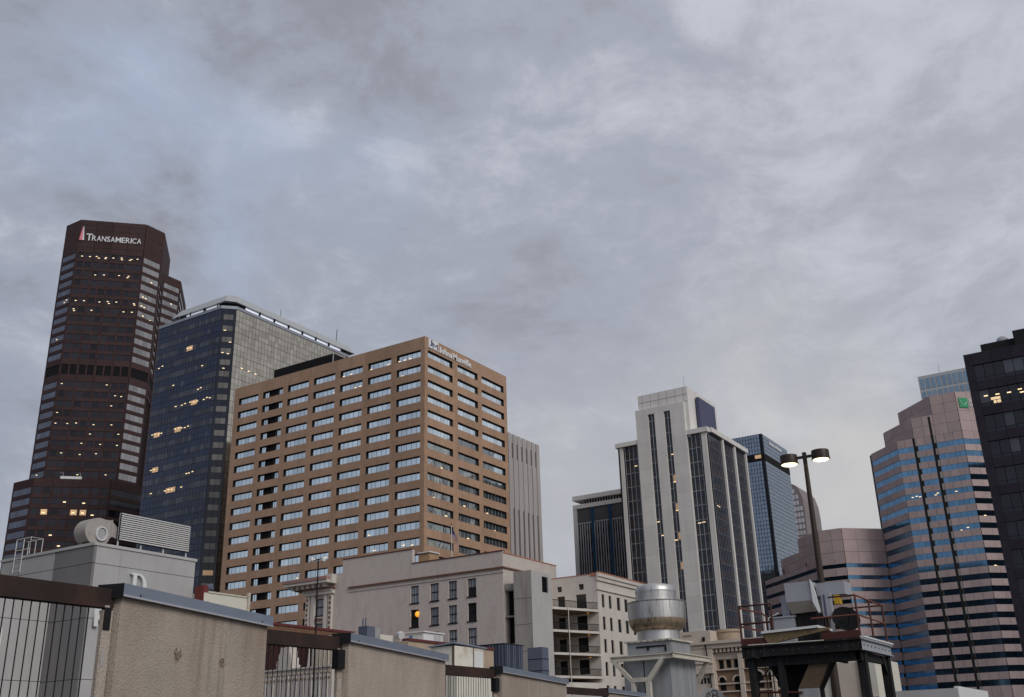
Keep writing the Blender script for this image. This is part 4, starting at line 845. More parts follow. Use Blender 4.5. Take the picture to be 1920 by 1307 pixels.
b = MB(); b.hull([FF.p(s, z_, .02) for s, z_ in rr2], [FF.p(s, z_, .05) for s, z_ in rr2]); b.build('inlet_mesh', galv, Fn)
MB().mbox(FF.box(1.2, 1.82, 13.6, 14.47, -.98, -.02)).build('outlet_duct', fanm, Fn); MB().hull([FF.p(1.84, 13.62, -.98), FF.p(1.84, 13.62, -.02), FF.p(1.84, 14.45, -.02), FF.p(1.84, 14.45, -.98)], [FF.p(2.3, 13.5, -.9), FF.p(2.3, 13.5, -.1), FF.p(2.3, 14.15, -.1), FF.p(2.3, 14.15, -.9)]).build('outlet_cone', fanm, Fn); piece('flange', Fn, FF.box(1.8, 1.86, 13.5, 14.52, -1.0, .02), fanm)
for s in (.5, 1.6): piece('fan_leg', Fn, FF.box(s, s+.12, 12.6, 13.2, -.6, -.1), black)
piece('drive_guard', Fn, FF.box(1.6, 2.2, 12.9, 13.35, -.8, -.3), black)
Lv = thing('louvre_screen', 'slanted grey slatted metal screen on the grey panel roof beside the fan', 'screen', (39.4, 49.7, 12.8))
FV = Face((36.95, 49.65), (41.93, 49.65)); lvm = mat('grey_louvre_metal', (.50, .49, .475), .6, 1, .06)
for k in range(13): piece('slat', Lv, Matrix.Translation(FV.p(2.49, 13.44+.121*k, 0)) @ Matrix.Rotation(R(-20), 4, 'X') @ Matrix.Diagonal((4.98, .02, .082, 1)), lvm)
piece('backing', Lv, FV.box(0, 4.98, 13.36, 14.92, -.12, -.06), mull)
for s in (.02, 1.6, 3.2, 4.9): piece('screen_post', Lv, FV.box(s, s+.06, 12.6, 14.95, -.2, -.13), steelw)
for k in range(3): MB().box(38.2+1.2*k, 38.9+1.2*k, 50.6, 51.3, 12.6, 13.3).build('roof_unit', dark, B)
La = thing('ladder_cage', 'white tubular roof access ladder rail at the left of the grey panel roof', 'ladder', (34.8, 55.3, 11.9))
b = MB(); r_ = .022
for y in (55.95, 55.25, 54.6):
    b.tube([(34.75, y, 11.9 if y > 55 else 12.9), (34.75, y, 13.85), (35.5, y, 13.85), (35.5, y, 12.8)], r_, 6)
for z in (13.85, 13.2): b.tube([(34.75, 54.6, z), (34.75, 55.95, z)], r_, 6)
b.tube([(35.5, 54.6, 13.85), (35.5, 55.95, 13.85)], r_, 6); b.build('side_rail', steelw, La)
for k in range(5): MB().tube([(34.75, 55.25, 12+.3*k), (34.75, 55.95, 12+.3*k)], .016, 6).build('rung', steelw, La)
bx = MB().box(36.4, 36.8, 53.2, 53.6, 12.7, 13.35); tag(bx.build('roof_box', steelw, None, (36.6, 53.4, 12.7)), 'small white box on the grey panel roof left of the snail-shaped fan', 'box')
# cream parapet block with red end
B = thing('cream_parapet_block', 'cream painted parapet with a red end wall right of the grey panel building', 'building', (43.7, 48, 0))
MB().box(41.92, 45.4, 47.95, 52, 0, 10.82).build('wall', cream, B); piece('end_wall', B, Face((41.9, 48.72), (41.9, 47.97)).box(0, .75, 0, 11.25, -.3, .02), redp)
piece('coping', B, Face((42.21, 47.95), (45.45, 47.95)).box(0, 3.24, 10.83, 10.93, -.4, .05), cream_st); piece('end_post', B, Face((45.3, 47.9), (45.5, 47.9)).box(0, .18, 9, 11.15, -.1, .06), cream_st)
V_ = thing('roof_cowl_vent', 'small blue-grey hooded vent pipe above the cream parapet', 'vent', (44.3, 50.5, 11))
MB().tube([(44.3, 50.5, 10.8), (44.3, 50.5, 11.45)], .16, 10).build('pipe', bluebox, V_); MB().tube([(44.3, 50.5, 11.4), (44.35, 50.45, 11.62), (44.55, 50.2, 11.66)], .2, 10).build('hood', bluebox, V_)
# ================================================================== brick block, dark facade, ornate parapet
B = thing('tan_brick_block', 'tan brick block with a dark red coping in front of the tan office tower', 'building', (118, 107, 0))
MB().box(100, 130.6, 107.0, 125, 0, 18.6).build('core', mortar, B); F = Face((100, 106.8), (130.6, 106.8))
for i in range(9):
    z1 = 18.9-.38*i
    for k in range(26):
        o = .6*(i % 2); s0 = 4+1.05*k-o
        if s0+1.0 < F.L: piece('brick', B, F.box(s0, s0+1.02, z1-.36, z1, -.2, rnd.uniform(-.01, .02)), brick)
piece('wall', B, F.box(0, F.L, 0, 15.45, -.2, .0), brick); piece('coping', B, F.box(0, F.L, 18.9, 19.25, -.6, .15), coping_r)
A_ = thing('aerial_mast', 'thin black aerial mast with lamps on top, before the tan office tower', 'mast', (32.95, 30.65, 5))
MB().tube([(32.95, 30.65, 0), (32.92, 30.68, 9.6)], .05, 6, .03).build('mast', black, A_); MB().tube([(32.7, 30.85, 9.5), (33.1, 30.5, 9.62)], .025, 5).build('crossbar', black, A_)
for x, y in ((32.72, 30.86), (33.08, 30.52)): MB().lathe((x, y), [(.03, 9.45), (.08, 9.5), (.08, 9.6), (.03, 9.66)], 8).build('lamp', steelw, A_)
B = thing('dark_brick_facade', 'dark red brick wall seen through the railing behind the ornate cream parapet', 'building', (98, 96, 0))
MB().box(98, 104, 90.9, 103, 0, 15.6).build('wall', brick_d, B)
F = Face((98, 103), (98, 92.8))
for s in (2.2, 6.6): w = piece('window', B, F.box(s, s+1.3, 11.8, 14.2, .02, .06), gl_ink); piece('lintel', w, F.box(s-.15, s+1.45, 14.2, 14.5, .0, .12), brick_d)
B = thing('ribbed_cream_block', 'cream block with vertical ribs seen through the railing beside the dark brick wall', 'building', (97, 90.5, 0))
MB().box(97, 103, 83, 90.8, 0, 15.4).build('wall', cream, B); F = Face((97, 90.8), (97, 83))
for k in range(10): piece('rib', B, F.box(.3+.75*k, .55+.75*k, 0, 15.3, .0, .18), sand_l)
B = thing('ornate_cream_parapet', 'cream terracotta building with gothic pinnacle and tracery parapet, seen through the railing', 'building', (89.1, 86, 0))
MB().box(89.1, 94, 80.3, 96, 0, 10.7).build('wall', terracotta_w, B); F = Face((89.1, 96), (89.1, 80.3))
piece('coping', B, F.box(-.1, F.L, 10.9, 11.08, -.3, .16), terracotta_w); piece('frieze', B, F.box(0, F.L, 10.7, 10.9, -.2, .02), terracotta_w)
for k in range(26):
    s = .35+.59*k; piece('tracery_panel', B, F.box(s+.08, s+.46, 10.3, 10.66, .0, .05), sand); piece('tracery_boss', B, F.box(s+.17, s+.37, 10.38, 10.58, .05, .11), terracotta_w); piece('pendant', B, F.box(s+.19, s+.35, 9.75, 9.95, .0, .12), brownst)
    if k % 2: piece('pilaster_strip', B, F.box(s-.06, s+.06, 0, 10.25, .0, .10), terracotta_w)
pn_ = MB()
for s0, s1, z0, z1 in ((7.35, 9.75, 11.0, 11.5), (7.6, 9.5, 11.5, 12.3), (7.8, 9.25, 12.3, 13.1), (7.85, 9.2, 13.1, 13.45)): pn_.mbox(F.box(s0, s1, z0, z1, -1.2, .12))
pn_.build('pinnacle', terracotta_w, B)
for s, z0, z1 in ((7.35, 11.5, 12.1), (9.62, 11.5, 12.1), (7.6, 12.3, 12.85), (9.36, 12.3, 12.85), (12.15, 11.0, 13.2)): MB().hull([F.p(s-.12, z0, .1), F.p(s+.12, z0, .1), F.p(s+.12, z0, -.14), F.p(s-.12, z0, -.14)], [F.p(s-.03, z1, .0), F.p(s+.03, z1, .0), F.p(s+.03, z1, -.06), F.p(s-.03, z1, -.06)]).build('crocket', terracotta_w, B)
# ================================================================== roofscape behind the wall
B = thing('flat_roof_block', 'low flat roofed block with a dark red roof edge behind the second stucco panel', 'building', (60, 47, 0))
MB().box(57, 67.5, 44.6, 50, 0, 8.85).build('wall', sand, B); piece('coping', B, Face((57, 44.6), (67.5, 44.6)).box(0, 10.5, 8.85, 9.02, -.5, .1), coping_r)
U_ = thing('blue_vent_box', 'blue-grey metal vent box with two upright pipes on the low roof', 'vent', (57.6, 48.2, 9))
q = 1.04
MB().box(57.4, 58.3, 48.6, 49.4, 8.86, 10.2).build('housing', bluebox, U_); MB().box(58.31, 58.9, 48.62, 49.38, 8.86, 10.15).build('side_panel', galv, U_)
for y in (49.15, 48.9): MB().tube([(57.6, y, 10.2), (57.6, y, 10.75)], .05, 8).build('pipe', bluebox, U_)
AC = thing('white_rooftop_unit', 'white rooftop air conditioning unit with a small blue emblem', 'air conditioner', (60.8, 46.2, 9))
MB().box(59.72, 62.03, 45.37, 47.05, 8.86, 9.66).build('casing', steelw, AC); MB().box(59.6, 62.15, 45.25, 47.15, 9.67, 9.76).build('lid', steelw, AC)
Fa = Face((59.72, 47.05), (59.72, 45.37)); b = MB(); b.mbox(Fa.box(.42, .72, 9.42, 9.5, .005, .02)); b.mbox(Fa.box(.52, .64, 9.26, 9.42, .005, .02)); b.mbox(Fa.box(.44, .74, 9.18, 9.26, .005, .02)); b.build('emblem', mat('emblem_blue', (.03, .16, .42), .5), AC)
Fb_ = Face((59.72, 45.37), (62.03, 45.37)); b = MB()
for k in range(6): b.mbox(Fb_.box(1.2+.17*k, 1.24+.17*k, 9.0, 9.55, .005, .04))
b.build('coil_grille', mull_s, AC)
Dk = thing('white_duct_elbow', 'rounded white duct elbow left of the rooftop air conditioning unit', 'duct', (57.9, 46.1, 9))
MB().tube([(58.1, 46.4, 8.86), (58.1, 46.4, 9.2), (58.0, 46.2, 9.42), (57.8, 45.9, 9.4), (57.7, 45.7, 9.3)], .24, 14).build('elbow', steelw, Dk, smooth=True)
Sh = thing('cream_metal_shed', 'weathered cream metal roof shed with a low pitched dark roof', 'shed', (52, 37, 6.4))
MB().box(50.44, 53.49, 36.05, 37.76, 6.0, 7.5).build('wall', sheet, Sh)
b = MB(); b.hull([(50.3, 37.9, 7.5), (50.3, 35.95, 7.62), (50.3, 35.95, 7.7), (50.3, 37.9, 7.58)], [(53.7, 37.9, 7.4), (53.7, 35.95, 7.5), (53.7, 35.95, 7.57), (53.7, 37.9, 7.47)]); b.build('roof', zinc, Sh)
for s in (1.9,): piece('seam', Sh, Face((50.44, 36.05), (53.49, 36.05)).box(s, s+.03, 6.0, 7.5, .002, .03), black)
piece('corner_trim', Sh, Face((50.44, 37.76), (50.44, 36.05)).box(1.55, 1.7, 6.0, 7.5, .002, .02), rustbeam); piece('door', Sh, Face((50.44, 36.05), (53.49, 36.05)).box(2.0, 2.9, 6.3, 7.3, .002, .03), steelw)
B = thing('cream_low_block', 'cream low building under the metal roof shed, showing between the railing bars', 'building', (52, 38, 0))
MB().box(50.0, 56, 35.6, 43, 0, 6.0).build('wall', cream, B); F = Face((50, 43), (50, 35.6))
for k in range(14): piece('wall_batten', B, F.box(.2+.52*k, .26+.52*k, 0, 5.95, .0, .04), sand_l)
Sc = thing('blue_corrugated_screen', 'dark blue corrugated metal screen on the roof below the concrete shaft', 'screen', (72, 47, 7))
sv = Face((71.39, 48.85), (71.39, 46.13)); sr = Face((71.39, 46.13), (74.25, 46.13))
for F in (sv, sr):
    piece('screen_sheet', Sc, F.box(.0, F.L-.001, 7.3, 9.7, -.1, -.05), bluescr)
    n = int(F.L/.3)
    for k in range(n): piece('corrugation', Sc, F.box(.05+.3*k, .2+.3*k, 7.3, 9.68, -.05, .03), bluebox if k % 3 else bluescr)
    piece('top_trim', Sc, F.box(-.02, F.L+.02, 9.69, 9.76, -.12, .05), mull)
Bx = thing('slate_blue_plant_box', 'slate blue sheet metal plant box right of the corrugated screen', 'plant box', (69, 41.6, 7))
MB().box(68.68, 69.65, 41.03, 42.3, 0, 8.92).build('casing', bluebox, Bx)
for z in (7.2, 8.05): piece('seam', Bx, Face((68.68, 42.3), (68.68, 41.03)).box(0, 1.27, z, z+.05, .0, .02), mull); piece('seam', Bx, Face((68.68, 41.03), (69.65, 41.03)).box(0.03, .97, z, z+.05, .0, .02), mull)
MB().box(71.45, 74.2, 46.2, 50.0, 0, 7.29).build('low_plant_building', sand, None, (72, 45, 0)); tag(bpy.data.objects['low_plant_building'], 'low sandstone coloured block carrying the blue corrugated screen', 'building')
# ================================================================== romanesque building
B = thing('romanesque_stone_building', 'old buff sandstone building with arched windows and bracketed cornice, behind the steel platform', 'building', (150, 57, 0))
kq = 2.1333
def zz_(z): return 1.7+(z-1.7)*kq
F = Face((149.86, 66.0), (149.86, 48.0))
def ss_(w): return 66.0-w*kq
MB().box(150.2, 165, 48, 66, 0, zz_(8.2)).build('core', dark, B)
hol = [(ss_(27.75), ss_(27.35), zz_(6.57), zz_(7.18)), (ss_(27.2), ss_(26.82), zz_(6.62), zz_(7.16)), (ss_(26.61), ss_(26.25), zz_(6.62), zz_(7.16)), (ss_(25.4), ss_(25.0), zz_(6.62), zz_(7.16)), (ss_(24.6), ss_(24.2), zz_(6.62), zz_(7.16))]
hwall(F, zz_(6.54), zz_(8.2), hol, .4).build('upper_wall', sand, B)
for a, c, z0, z1 in hol: w = piece('window', B, F.box(a, c, z0, z1, -.42, -.36), gl_ink)
arches = [(27.56, 5.11, 6.05, .23), (26.42, 5.11, 6.05, .30), (24.98, 5.2, 6.3, .36), (23.9, 5.2, 6.3, .36)]
def arch_ring(s, zc, r0, r1, n=12): return [(s+r1*math.cos(math.pi*k/n), zc+r1*math.sin(math.pi*k/n)) for k in range(n+1)]+[(s+r0*math.cos(math.pi*k/n), zc+r0*math.sin(math.pi*k/n)) for k in range(n, -1, -1)]
hol2 = [(ss_(w)-r*kq, ss_(w)+r*kq, zz_(z0), zz_(z1)) for w, z0, z1, r in arches]
hwall(F, 0, zz_(6.54), hol2, .5).build('lower_wall', brownst, B)
for (w, z0, z1, r), (a, c, e_, g) in zip(arches, hol2):
    r *= kq; zc = zz_(z1)-r; s = ss_(w)
    wi = piece('arched_window', B, F.box(a, c, e_, g, -.52, -.46), gl_ink)
    # spandrels fill the square head down to the arch
    for sg_ in (-1, 1):
        n = 8; pts = [(s+sg_*r, zc+r)]+[(s+sg_*r*math.cos(R(90*k/n)), zc+r*math.sin(R(90*k/n))) for k in range(n+1)]
        if sg_ < 0: pts = pts[::-1]
        MB().hull([F.p(x_, z_, .001) for x_, z_ in pts], [F.p(x_, z_, -.45) for x_, z_ in pts]).build('arch_spandrel', brownst, wi)
    n = 9
    for k in range(n):
        a0, a1 = math.pi*k/n+.02, math.pi*(k+1)/n-.02
        pts = [(s+r*1.02*math.cos(a0), zc+r*1.02*math.sin(a0)), (s+r*1.38*math.cos(a0), zc+r*1.38*math.sin(a0)), (s+r*1.38*math.cos(a1), zc+r*1.38*math.sin(a1)), (s+r*1.02*math.cos(a1), zc+r*1.02*math.sin(a1))]
        MB().hull([F.p(x_, z_, .22) for x_, z_ in pts], [F.p(x_, z_, .0) for x_, z_ in pts]).build('voussoir', sand_l, wi)
for z0, z1, d, m in ((7.22, 7.62, .12, sand_l), (7.95, 8.25, .9, sand_l), (8.25, 8.45, 1.2, sand_l), (6.48, 6.57, .35, sand_l), (5.55, 5.65, .2, sand_l), (5.04, 5.13, .3, sand_l)): piece('string_course', B, F.box(2.6 if z0 > 7.9 else 6.0, F.L, zz_(z0), zz_(z1), .003, d), m)
for k in range(18): piece('corbel', B, F.box(6.2+.62*k, 6.5+.62*k, zz_(7.68), zz_(7.95), .003, .7), sand_l)
for w0, w1 in ((26.22, 25.92), (28.02, 27.9), (24.0, 23.7)):
    for k in range(6): piece('pier_block', B, F.box(ss_(w0), ss_(w1), 1.5+2.1*k, 3.56+2.1*k, .0, .5), sand_l)
# pale corner mass with triple arcade and drum behind
F2_ = Face((148.9, 68.0), (148.9, ss_(0)-66+66*0 + 60.0))
MB().box(149.0, 156, 59.7, 66.5, 0, zz_(9.2)).build('corner_mass', sand_l, B)
Fq = Face((149.0, 66.5), (149.0, 59.7))
for z0, z1, d in ((6.95, 7.2, .5), (6.65, 6.9, .35), (6.3, 6.62, .7), (8.02, 8.1, .12)): piece('moulding', B, Fq.box(1.5, Fq.L+.1, zz_(z0), zz_(z1), .0, d), sand_l)
for k in range(3):
    s = 4.65+.55*k; piece('arcade_opening', B, Fq.box(s, s+.34, zz_(5.66), zz_(5.98), .01, .03), dark)
    MB().hull([Fq.p(s+.17+.17*math.cos(math.pi*j/8), zz_(5.98)+.17*math.sin(math.pi*j/8), .03) for j in range(9)], [Fq.p(s+.17+.17*math.cos(math.pi*j/8), zz_(5.98)+.17*math.sin(math.pi*j/8), .01) for j in range(9)]).build('arcade_head', dark, B)
    pts = arch_ring(s+.17, zz_(5.98), .19, .30, 8); m_ = len(pts); MB().hull([Fq.p(x_, z_, .14) for x_, z_ in pts], [Fq.p(x_, z_, .0) for x_, z_ in pts]).build('arcade_moulding', terracotta_w, B)
for k in range(9): piece('balustrade_slot', B, Fq.box(2.4+.16*k, 2.49+.16*k, zz_(8.85), zz_(8.98), .005, .02), brownst)
MB().lathe((153.5, 58.6), [(2.0, 10), (2.0, zz_(9.1)), (2.15, zz_(9.12)), (2.15, zz_(9.3)), (1.9, zz_(9.32))], 28).build('drum', sand, B, smooth=False)
MB().box(158, 160, 63.0, 65.6, 10, zz_(9.5)).build('roof_plant', dark, B)
piece('lamp_bracket', B, Fq.box(5.6, 5.95, zz_(8.45), zz_(8.75), .1, .4), black); MB().tube([Fq.p(5.9, zz_(8.3), .2), Fq.p(6.3, zz_(6.4), .2), Fq.p(6.35, zz_(5.2), .25)], .1, 6).build('drain_pipe', black, B)
piece('yellow_curtain', B, F.box(hol[2][0]+.25, hol[2][0]+.7, hol[2][2]+.15, hol[2][3]-.1, -.355, -.34), yellow)
B = thing('cream_pilaster_wall', 'cream building with tan pilasters seen under the steel platform deck', 'building', (67.9, 18, 0))
MB().box(67.87, 74, 16.6, 21.5, 0, 6.5).build('wall', cream, B); F = Face((67.87, 21.5), (67.87, 16.6))
for s0, s1 in ((2.1, 2.4), (3.85, 4.15)): piece('pilaster', B, F.box(s0, s1, 0, 6.4, .0, .12), sand)
piece('panel', B, F.box(2.42, 3.83, 0, 6.3, .0, .03), sand_l); piece('base_band', B, F.box(0, 4.9, 4.05, 4.2, .12, .18), terra); piece('slot', B, F.box(4.45, 4.52, 4.8, 5.4, .0, .01), brownst)
B = thing('low_white_block', 'low grey and white block at the foot of the pink tower', 'building', (59.1, 12, 0))
MB().box(59.08, 68, 10.49, 13.6, 0, 4.1).build('wall', conc_l, B); piece('end_panel', B, Face((59.1, 10.45), (68, 10.45)).box(0, 8.9, 0, 4.2, -.2, .0), steelw)
# ================================================================== foreground stucco wall, beams and bars
ends = [((6.50, 8.62), (9.32, 9.46)), ((11.40, 9.99), (15.24, 11.08)), ((18.32, 11.93), (23.19, 13.17)), ((27.68, 14.40), (31.75, 15.16))]
lab = ['large tan stucco wall panel with grey metal coping at the lower left', 'tan stucco wall panel with grey coping, below the painted brick building', 'small tan stucco wall panel below the blue corrugated screen', 'sliver of stucco panel with grey coping left of the mushroom fan']
ZC = 3.197
for i, (p, q) in enumerate(ends):
    F = Face(p, q); B = thing('stucco_wall_panel', lab[i], 'wall', (*p, 0), 'stucco wall panels')
    piece('slab', B, F.box(.03, F.L-.03, 0, ZC, -.17, .0), stucco)
    c = piece('coping', B, F.box(-.02, F.L+.02, ZC+.012, ZC+.118, -.24, .05), zinc); piece('drip_edge', c, F.box(-.02, F.L+.02, ZC-.006, ZC+.011, .03, .058), zinc_l)
    for k_ in range(1, int(F.L/1.6)+1): piece('lap_seam', c, F.box(F.L*k_/(int(F.L/1.6)+1)-.02, F.L*k_/(int(F.L/1.6)+1)+.02, ZC+.012, ZC+.121, -.24, .053), zinc)
    piece('end_flashing', c, F.box(-.026, -.021, ZC-.02, ZC+.118, -.245, .05), black)
    for s, z in ((.25, ZC+.03), (F.L-.25, ZC+.03)):
        M = T(F.p(s, z, .052)); MB().lathe((0, 0), [(.006, -.004), (.012, 0), (.006, .006)], 8)
        piece('rivet', c, F.box(s-.008, s+.008, z-.008, z+.008, .05, .056), black)
    if i == 0:
        for s, z, r in ((1.05, 2.72, .055), (1.93, 2.70, .04)):
            b = MB(); pm = MATS.get('old_scuff') or mat('old_scuff', (.24, .18, .14), .9, 18, .5)
            for _ in range(46):
                a, q_ = rnd.random()*6.283, r*math.sqrt(rnd.random())*1.25; x_, z_ = s+q_*math.cos(a), z+q_*math.sin(a)*1.1; w_, h_ = rnd.uniform(.006, .018), rnd.uniform(.003, .009); t_ = rnd.uniform(-.012, .012)
                b.hull([F.p(x_-w_, z_-h_-t_, .003), F.p(x_+w_, z_-h_+t_, .003), F.p(x_+w_*.7, z_+h_+t_, .003), F.p(x_-w_*.8, z_+h_-t_, .003)], [F.p(x_-w_, z_-h_-t_, -.01), F.p(x_+w_, z_-h_+t_, -.01), F.p(x_+w_*.7, z_+h_+t_, -.01), F.p(x_-w_*.8, z_+h_-t_, -.01)])
            tag(b.build('scuff_marks', pm, B), kind='stuff')
    if i < 3:
        n_ = F.n; pf = Face((p[0]-.19, p[1]+.06+.02*i), (p[0]-.015, p[1]+.06+.02*i)); piece('pilaster', B, pf.box(.07, pf.L, 0, 3.06, -.05, .0), stucco)
        b = MB(); pts = [(.115+.03*math.cos(a), 2.62+.085*math.sin(a)) for a in [2*math.pi*k/18 for k in range(18)]]; b.hull([pf.p(x_, z_, .006) for x_, z_ in pts], [pf.p(x_, z_, -.01) for x_, z_ in pts]); b.build('oval_patch', conc, B)
bm = [((3.2, 8.69), (6.49, 8.69)), ((8.6, 10.12), (11.40, 10.10)), ((14.5, 12.03), (18.33, 12.05)), ((22.4, 14.3), (27.70, 14.35))]
lab = ['dark brown steel beam with thin vertical bars at the far left', 'dark steel beam with vertical bars between the first two stucco panels', 'brown steel beam with closely set bars between the second and third stucco panels', 'short brown steel beam between the third stucco panel and the last sliver']
for i, (p, q) in enumerate(bm):
    F = Face(p, q); B = thing('barred_railing', lab[i], 'railing', (*p, 0), 'railings between the stucco panels')
    zt = 3.268; zb = 3.085
    b = MB(); b.mbox(F.box(0, F.L, zb, zt, -.03, .0)); b.mbox(F.box(0, F.L, zt-.016, zt, -.12, -.031)); b.mbox(F.box(0, F.L, zb, zb+.016, -.12, -.031)); b.build('beam', rust, B)
    n = int((F.L-.25)/.086)
    mb_ = MB().tube([(0, 0, 0), (0, 0, zb)], 0.0058, 6); me = None
    for k in range(n):
        pt = F.p(F.L-.22-.086*k, 0, -.07)
        if me is None:
            o = MB().tube([pt, pt+Vector((0, 0, zb))], 0.0058, 6).build('bar', black, B, tuple(pt)); me = o.data
        else: put(bpy.data.objects.new('bar', me), B, T(pt))
    if i < 3:
        piece('bracket', B, F.box(F.L-(.105 if i == 0 else .17), F.L-.03, zb-(.21 if i == 0 else .26), zb-.002, -.03, .02 if i == 0 else .09), black)
        piece('gusset', B, F.box(F.L-.10, F.L-.05, zb-.0, zb+.02, .001, .012), conc)
# ================================================================== exhaust fan on its shaft
B = thing('mushroom_exhaust_fan', 'shiny spun aluminium mushroom exhaust fan on a metal curb', 'exhaust fan', (33.7, 15.4, 4.6))
c_ = (33.7, 15.4)
MB().lathe(c_, [(.70, 6.40), (.705, 6.74), (.705, 6.78), (.69, 6.86), (.62, 6.96), (.4, 7.02), (.05, 7.04)], 48).build('motor_cap', spun, B, smooth=True)
MB().lathe(c_, [(.715, 6.735), (.72, 6.75), (.715, 6.765)], 48).build('cap_band', mull_s, B)
MB().lathe(c_, [(.75, 6.30), (.98, 6.36), (1.03, 6.37), (1.035, 6.40), (1.0, 6.405), (.7, 6.40)], 48).build('rim', spun, B, smooth=True)
MB().lathe(c_, [(.999, 5.801), (1.005, 5.9), (1.01, 6.36)], 48).build('bowl', spun, B, smooth=True)
MB().lathe(c_, [(.72, 5.42), (.80, 5.44), (.88, 5.49), (.94, 5.57), (.98, 5.68), (.998, 5.80)], 48).build('bowl_underside', grease, B, smooth=True)
MB().lathe(c_, [(.73, 5.08), (.72, 5.44)], 48).build('neck', galv, B, smooth=True)
MB().box(32.9, 34.5, 14.6, 16.24, 4.62, 5.02).build('curb', duct, B); MB().box(32.82, 34.58, 14.52, 16.32, 5.021, 5.08).build('curb_flange', cream_st, B)
CF_ = Face((32.9, 16.24), (32.9, 14.6)); b = MB().mbox(CF_.box(.35, 1.45, 4.84, 4.89, .003, .03)); b.mbox(CF_.box(1.4, 1.46, 4.68, 4.84, .003, .03)); b.mbox(CF_.box(.75, .82, 4.74, 4.84, .003, .03)); b.build('handle_bracket', black, B)
for k in range(7): piece('bolt', B, CF_.box(.1+.24*k, .13+.24*k, 5.035, 5.06, .085, .10), black)
B = thing('metal_duct_shaft', 'grey sheet metal duct shaft carrying the mushroom exhaust fan', 'duct', (34, 15.5, 0))
MB().box(32.96, 35.1, 14.72, 16.45, 0, 4.618).build('casing', duct, B)
SF = Face((32.96, 16.45), (32.96, 14.72)); SG = Face((32.96, 14.72), (35.1, 14.72))
for s in (.75,): piece('seam', B, SF.box(s, s+.03, 0, 4.6, .0, .012), mull)
for s in (.55, 1.15, 1.7): piece('seam', B, SG.box(s, s+.03, 0, 4.6, .0, .012), duct)
B = thing('steel_support_frame', 'cream painted steel Y frame standing around the metal duct shaft', 'frame', (32.7, 15.7, 0))
u_ = 32.68
def bar(p, q, w, name='brace'):
    p, q = Vector(p), Vector(q); a = (q-p); L_n = a.length; a.normalize(); e_ = Vector((1, 0, 0)) if abs(a.x) < .7 else Vector((0, 1, 0)); g = a.cross(e_).normalized(); e_ = g.cross(a)
    c = (p+q)/2; M = Matrix(((a.x*L_n, g.x*w, e_.x*w, c.x), (a.y*L_n, g.y*w, e_.y*w, c.y), (a.z*L_n, g.z*w, e_.z*w, c.z), (0, 0, 0, 1)))
    if M.determinant() < 0: M = M @ Matrix.Diagonal((1, -1, 1, 1))
    return piece(name, B, M, cream_st)
b = MB(); FF1 = Face((u_, 16.8), (u_, 14.42)); FF2 = Face((32.5, 14.38), (35.7, 14.38))
for F in (FF1, FF2):
    bmx = MB(); bmx.mbox(F.box(0, F.L, 4.44, 4.60, -.03, .0)); bmx.mbox(F.box(0, F.L, 4.57, 4.60, -.16, .05)); bmx.mbox(F.box(0, F.L, 4.42, 4.445, -.16, .05)); bmx.build('beam', cream_st, B)
bar((u_, 16.66, 4.42), (u_, 16.0, 3.75), .13); bar((u_, 14.85, 4.42), (u_, 15.42, 3.75), .15); bar((u_, 16.05, 3.80), (u_, 15.40, 3.80), .14, 'tie')
bar((u_, 15.98, 3.72), (u_, 15.98, 0), .14, 'post'); bar((u_, 15.42, 3.72), (u_, 15.42, 0), .16, 'post'); bar((35.5, 14.45, 4.42), (35.5, 14.9, 3.7), .14)
# ================================================================== round sign at the bottom edge
B = thing('round_grey_sign', 'round grey sign with dark script, cut by the bottom edge right of the duct', 'sign', (27.9, 11.3, 2))
v = Vector((27.85, 11.29, 0)).normalized(); Fz = Face((27.85-v.y*-1*.0, 11.29), (27.85+v.y, 11.29-v.x))
n = 36; pts = [(.38*math.cos(2*math.pi*k/n), 2.78+.38*math.sin(2*math.pi*k/n)) for k in range(n)]
MB().hull([Fz.p(x_, z_, .04) for x_, z_ in pts], [Fz.p(x_, z_, -.02) for x_, z_ in pts]).build('disc', conc_l, B)
b = MB()
for st in ([(-.14, 2.92), (-.10, 3.02), (-.05, 3.05), (-.03, 2.98), (-.09, 2.93)], [(.02, 2.90), (.05, 3.03), (.06, 2.93), (.10, 3.0)], [(.0, 3.06), (.08, 3.10), (.16, 3.07), (.17, 3.0), (.12, 2.97), (.18, 2.93), (.16, 2.88)]): b.tube([Fz.p(x_, z_, .045) for x_, z_ in st], .012, 5)
b.build('script', black, B); MB().tube([Fz.p(0, 0, -.05), Fz.p(0, 2.5, -.05)], .04, 8).build('post', mull_s, B)
# ================================================================== steel platform
B = thing('steel_platform', 'dark sooty steel platform with red oxide guard rails and posts', 'platform', (28.3, 8.3, 0))
px0, px1, py0, py1, ZD = 26.86, 29.85, 6.82, 9.92, 4.08
MB().box(px0+.03, px1, py0+.03, py1, ZD-.05, ZD).build('deck', redsteel, B)
Q1 = Face((px0, py1), (px0, py0)); Q2 = Face((px0, py0), (px1, py0))
for F, m in ((Q1, sooty), (Q2, equip)):
    b = MB(); b.mbox(F.box(.0, F.L, ZD-.26, ZD-.03, -.03, .0)); b.mbox(F.box(.0, F.L, ZD-.028, ZD+.02, -.1, .06)); b.mbox(F.box(.0, F.L, ZD-.285, ZD-.262, -.1, .06)); b.build('edge_channel', m, B)
piece('edge_trim', B, Q2.box(.05, Q2.L+.05, ZD+.021, ZD+.06, -.08, .08), steelw)
piece('toe_board', B, Q1.box(.0, .95, ZD+.02, ZD+.2, -.02, .0), redsteel); piece('toe_board', B, Q1.box(2.15, 3.08, ZD+.02, ZD+.2, -.02, .0), redsteel)
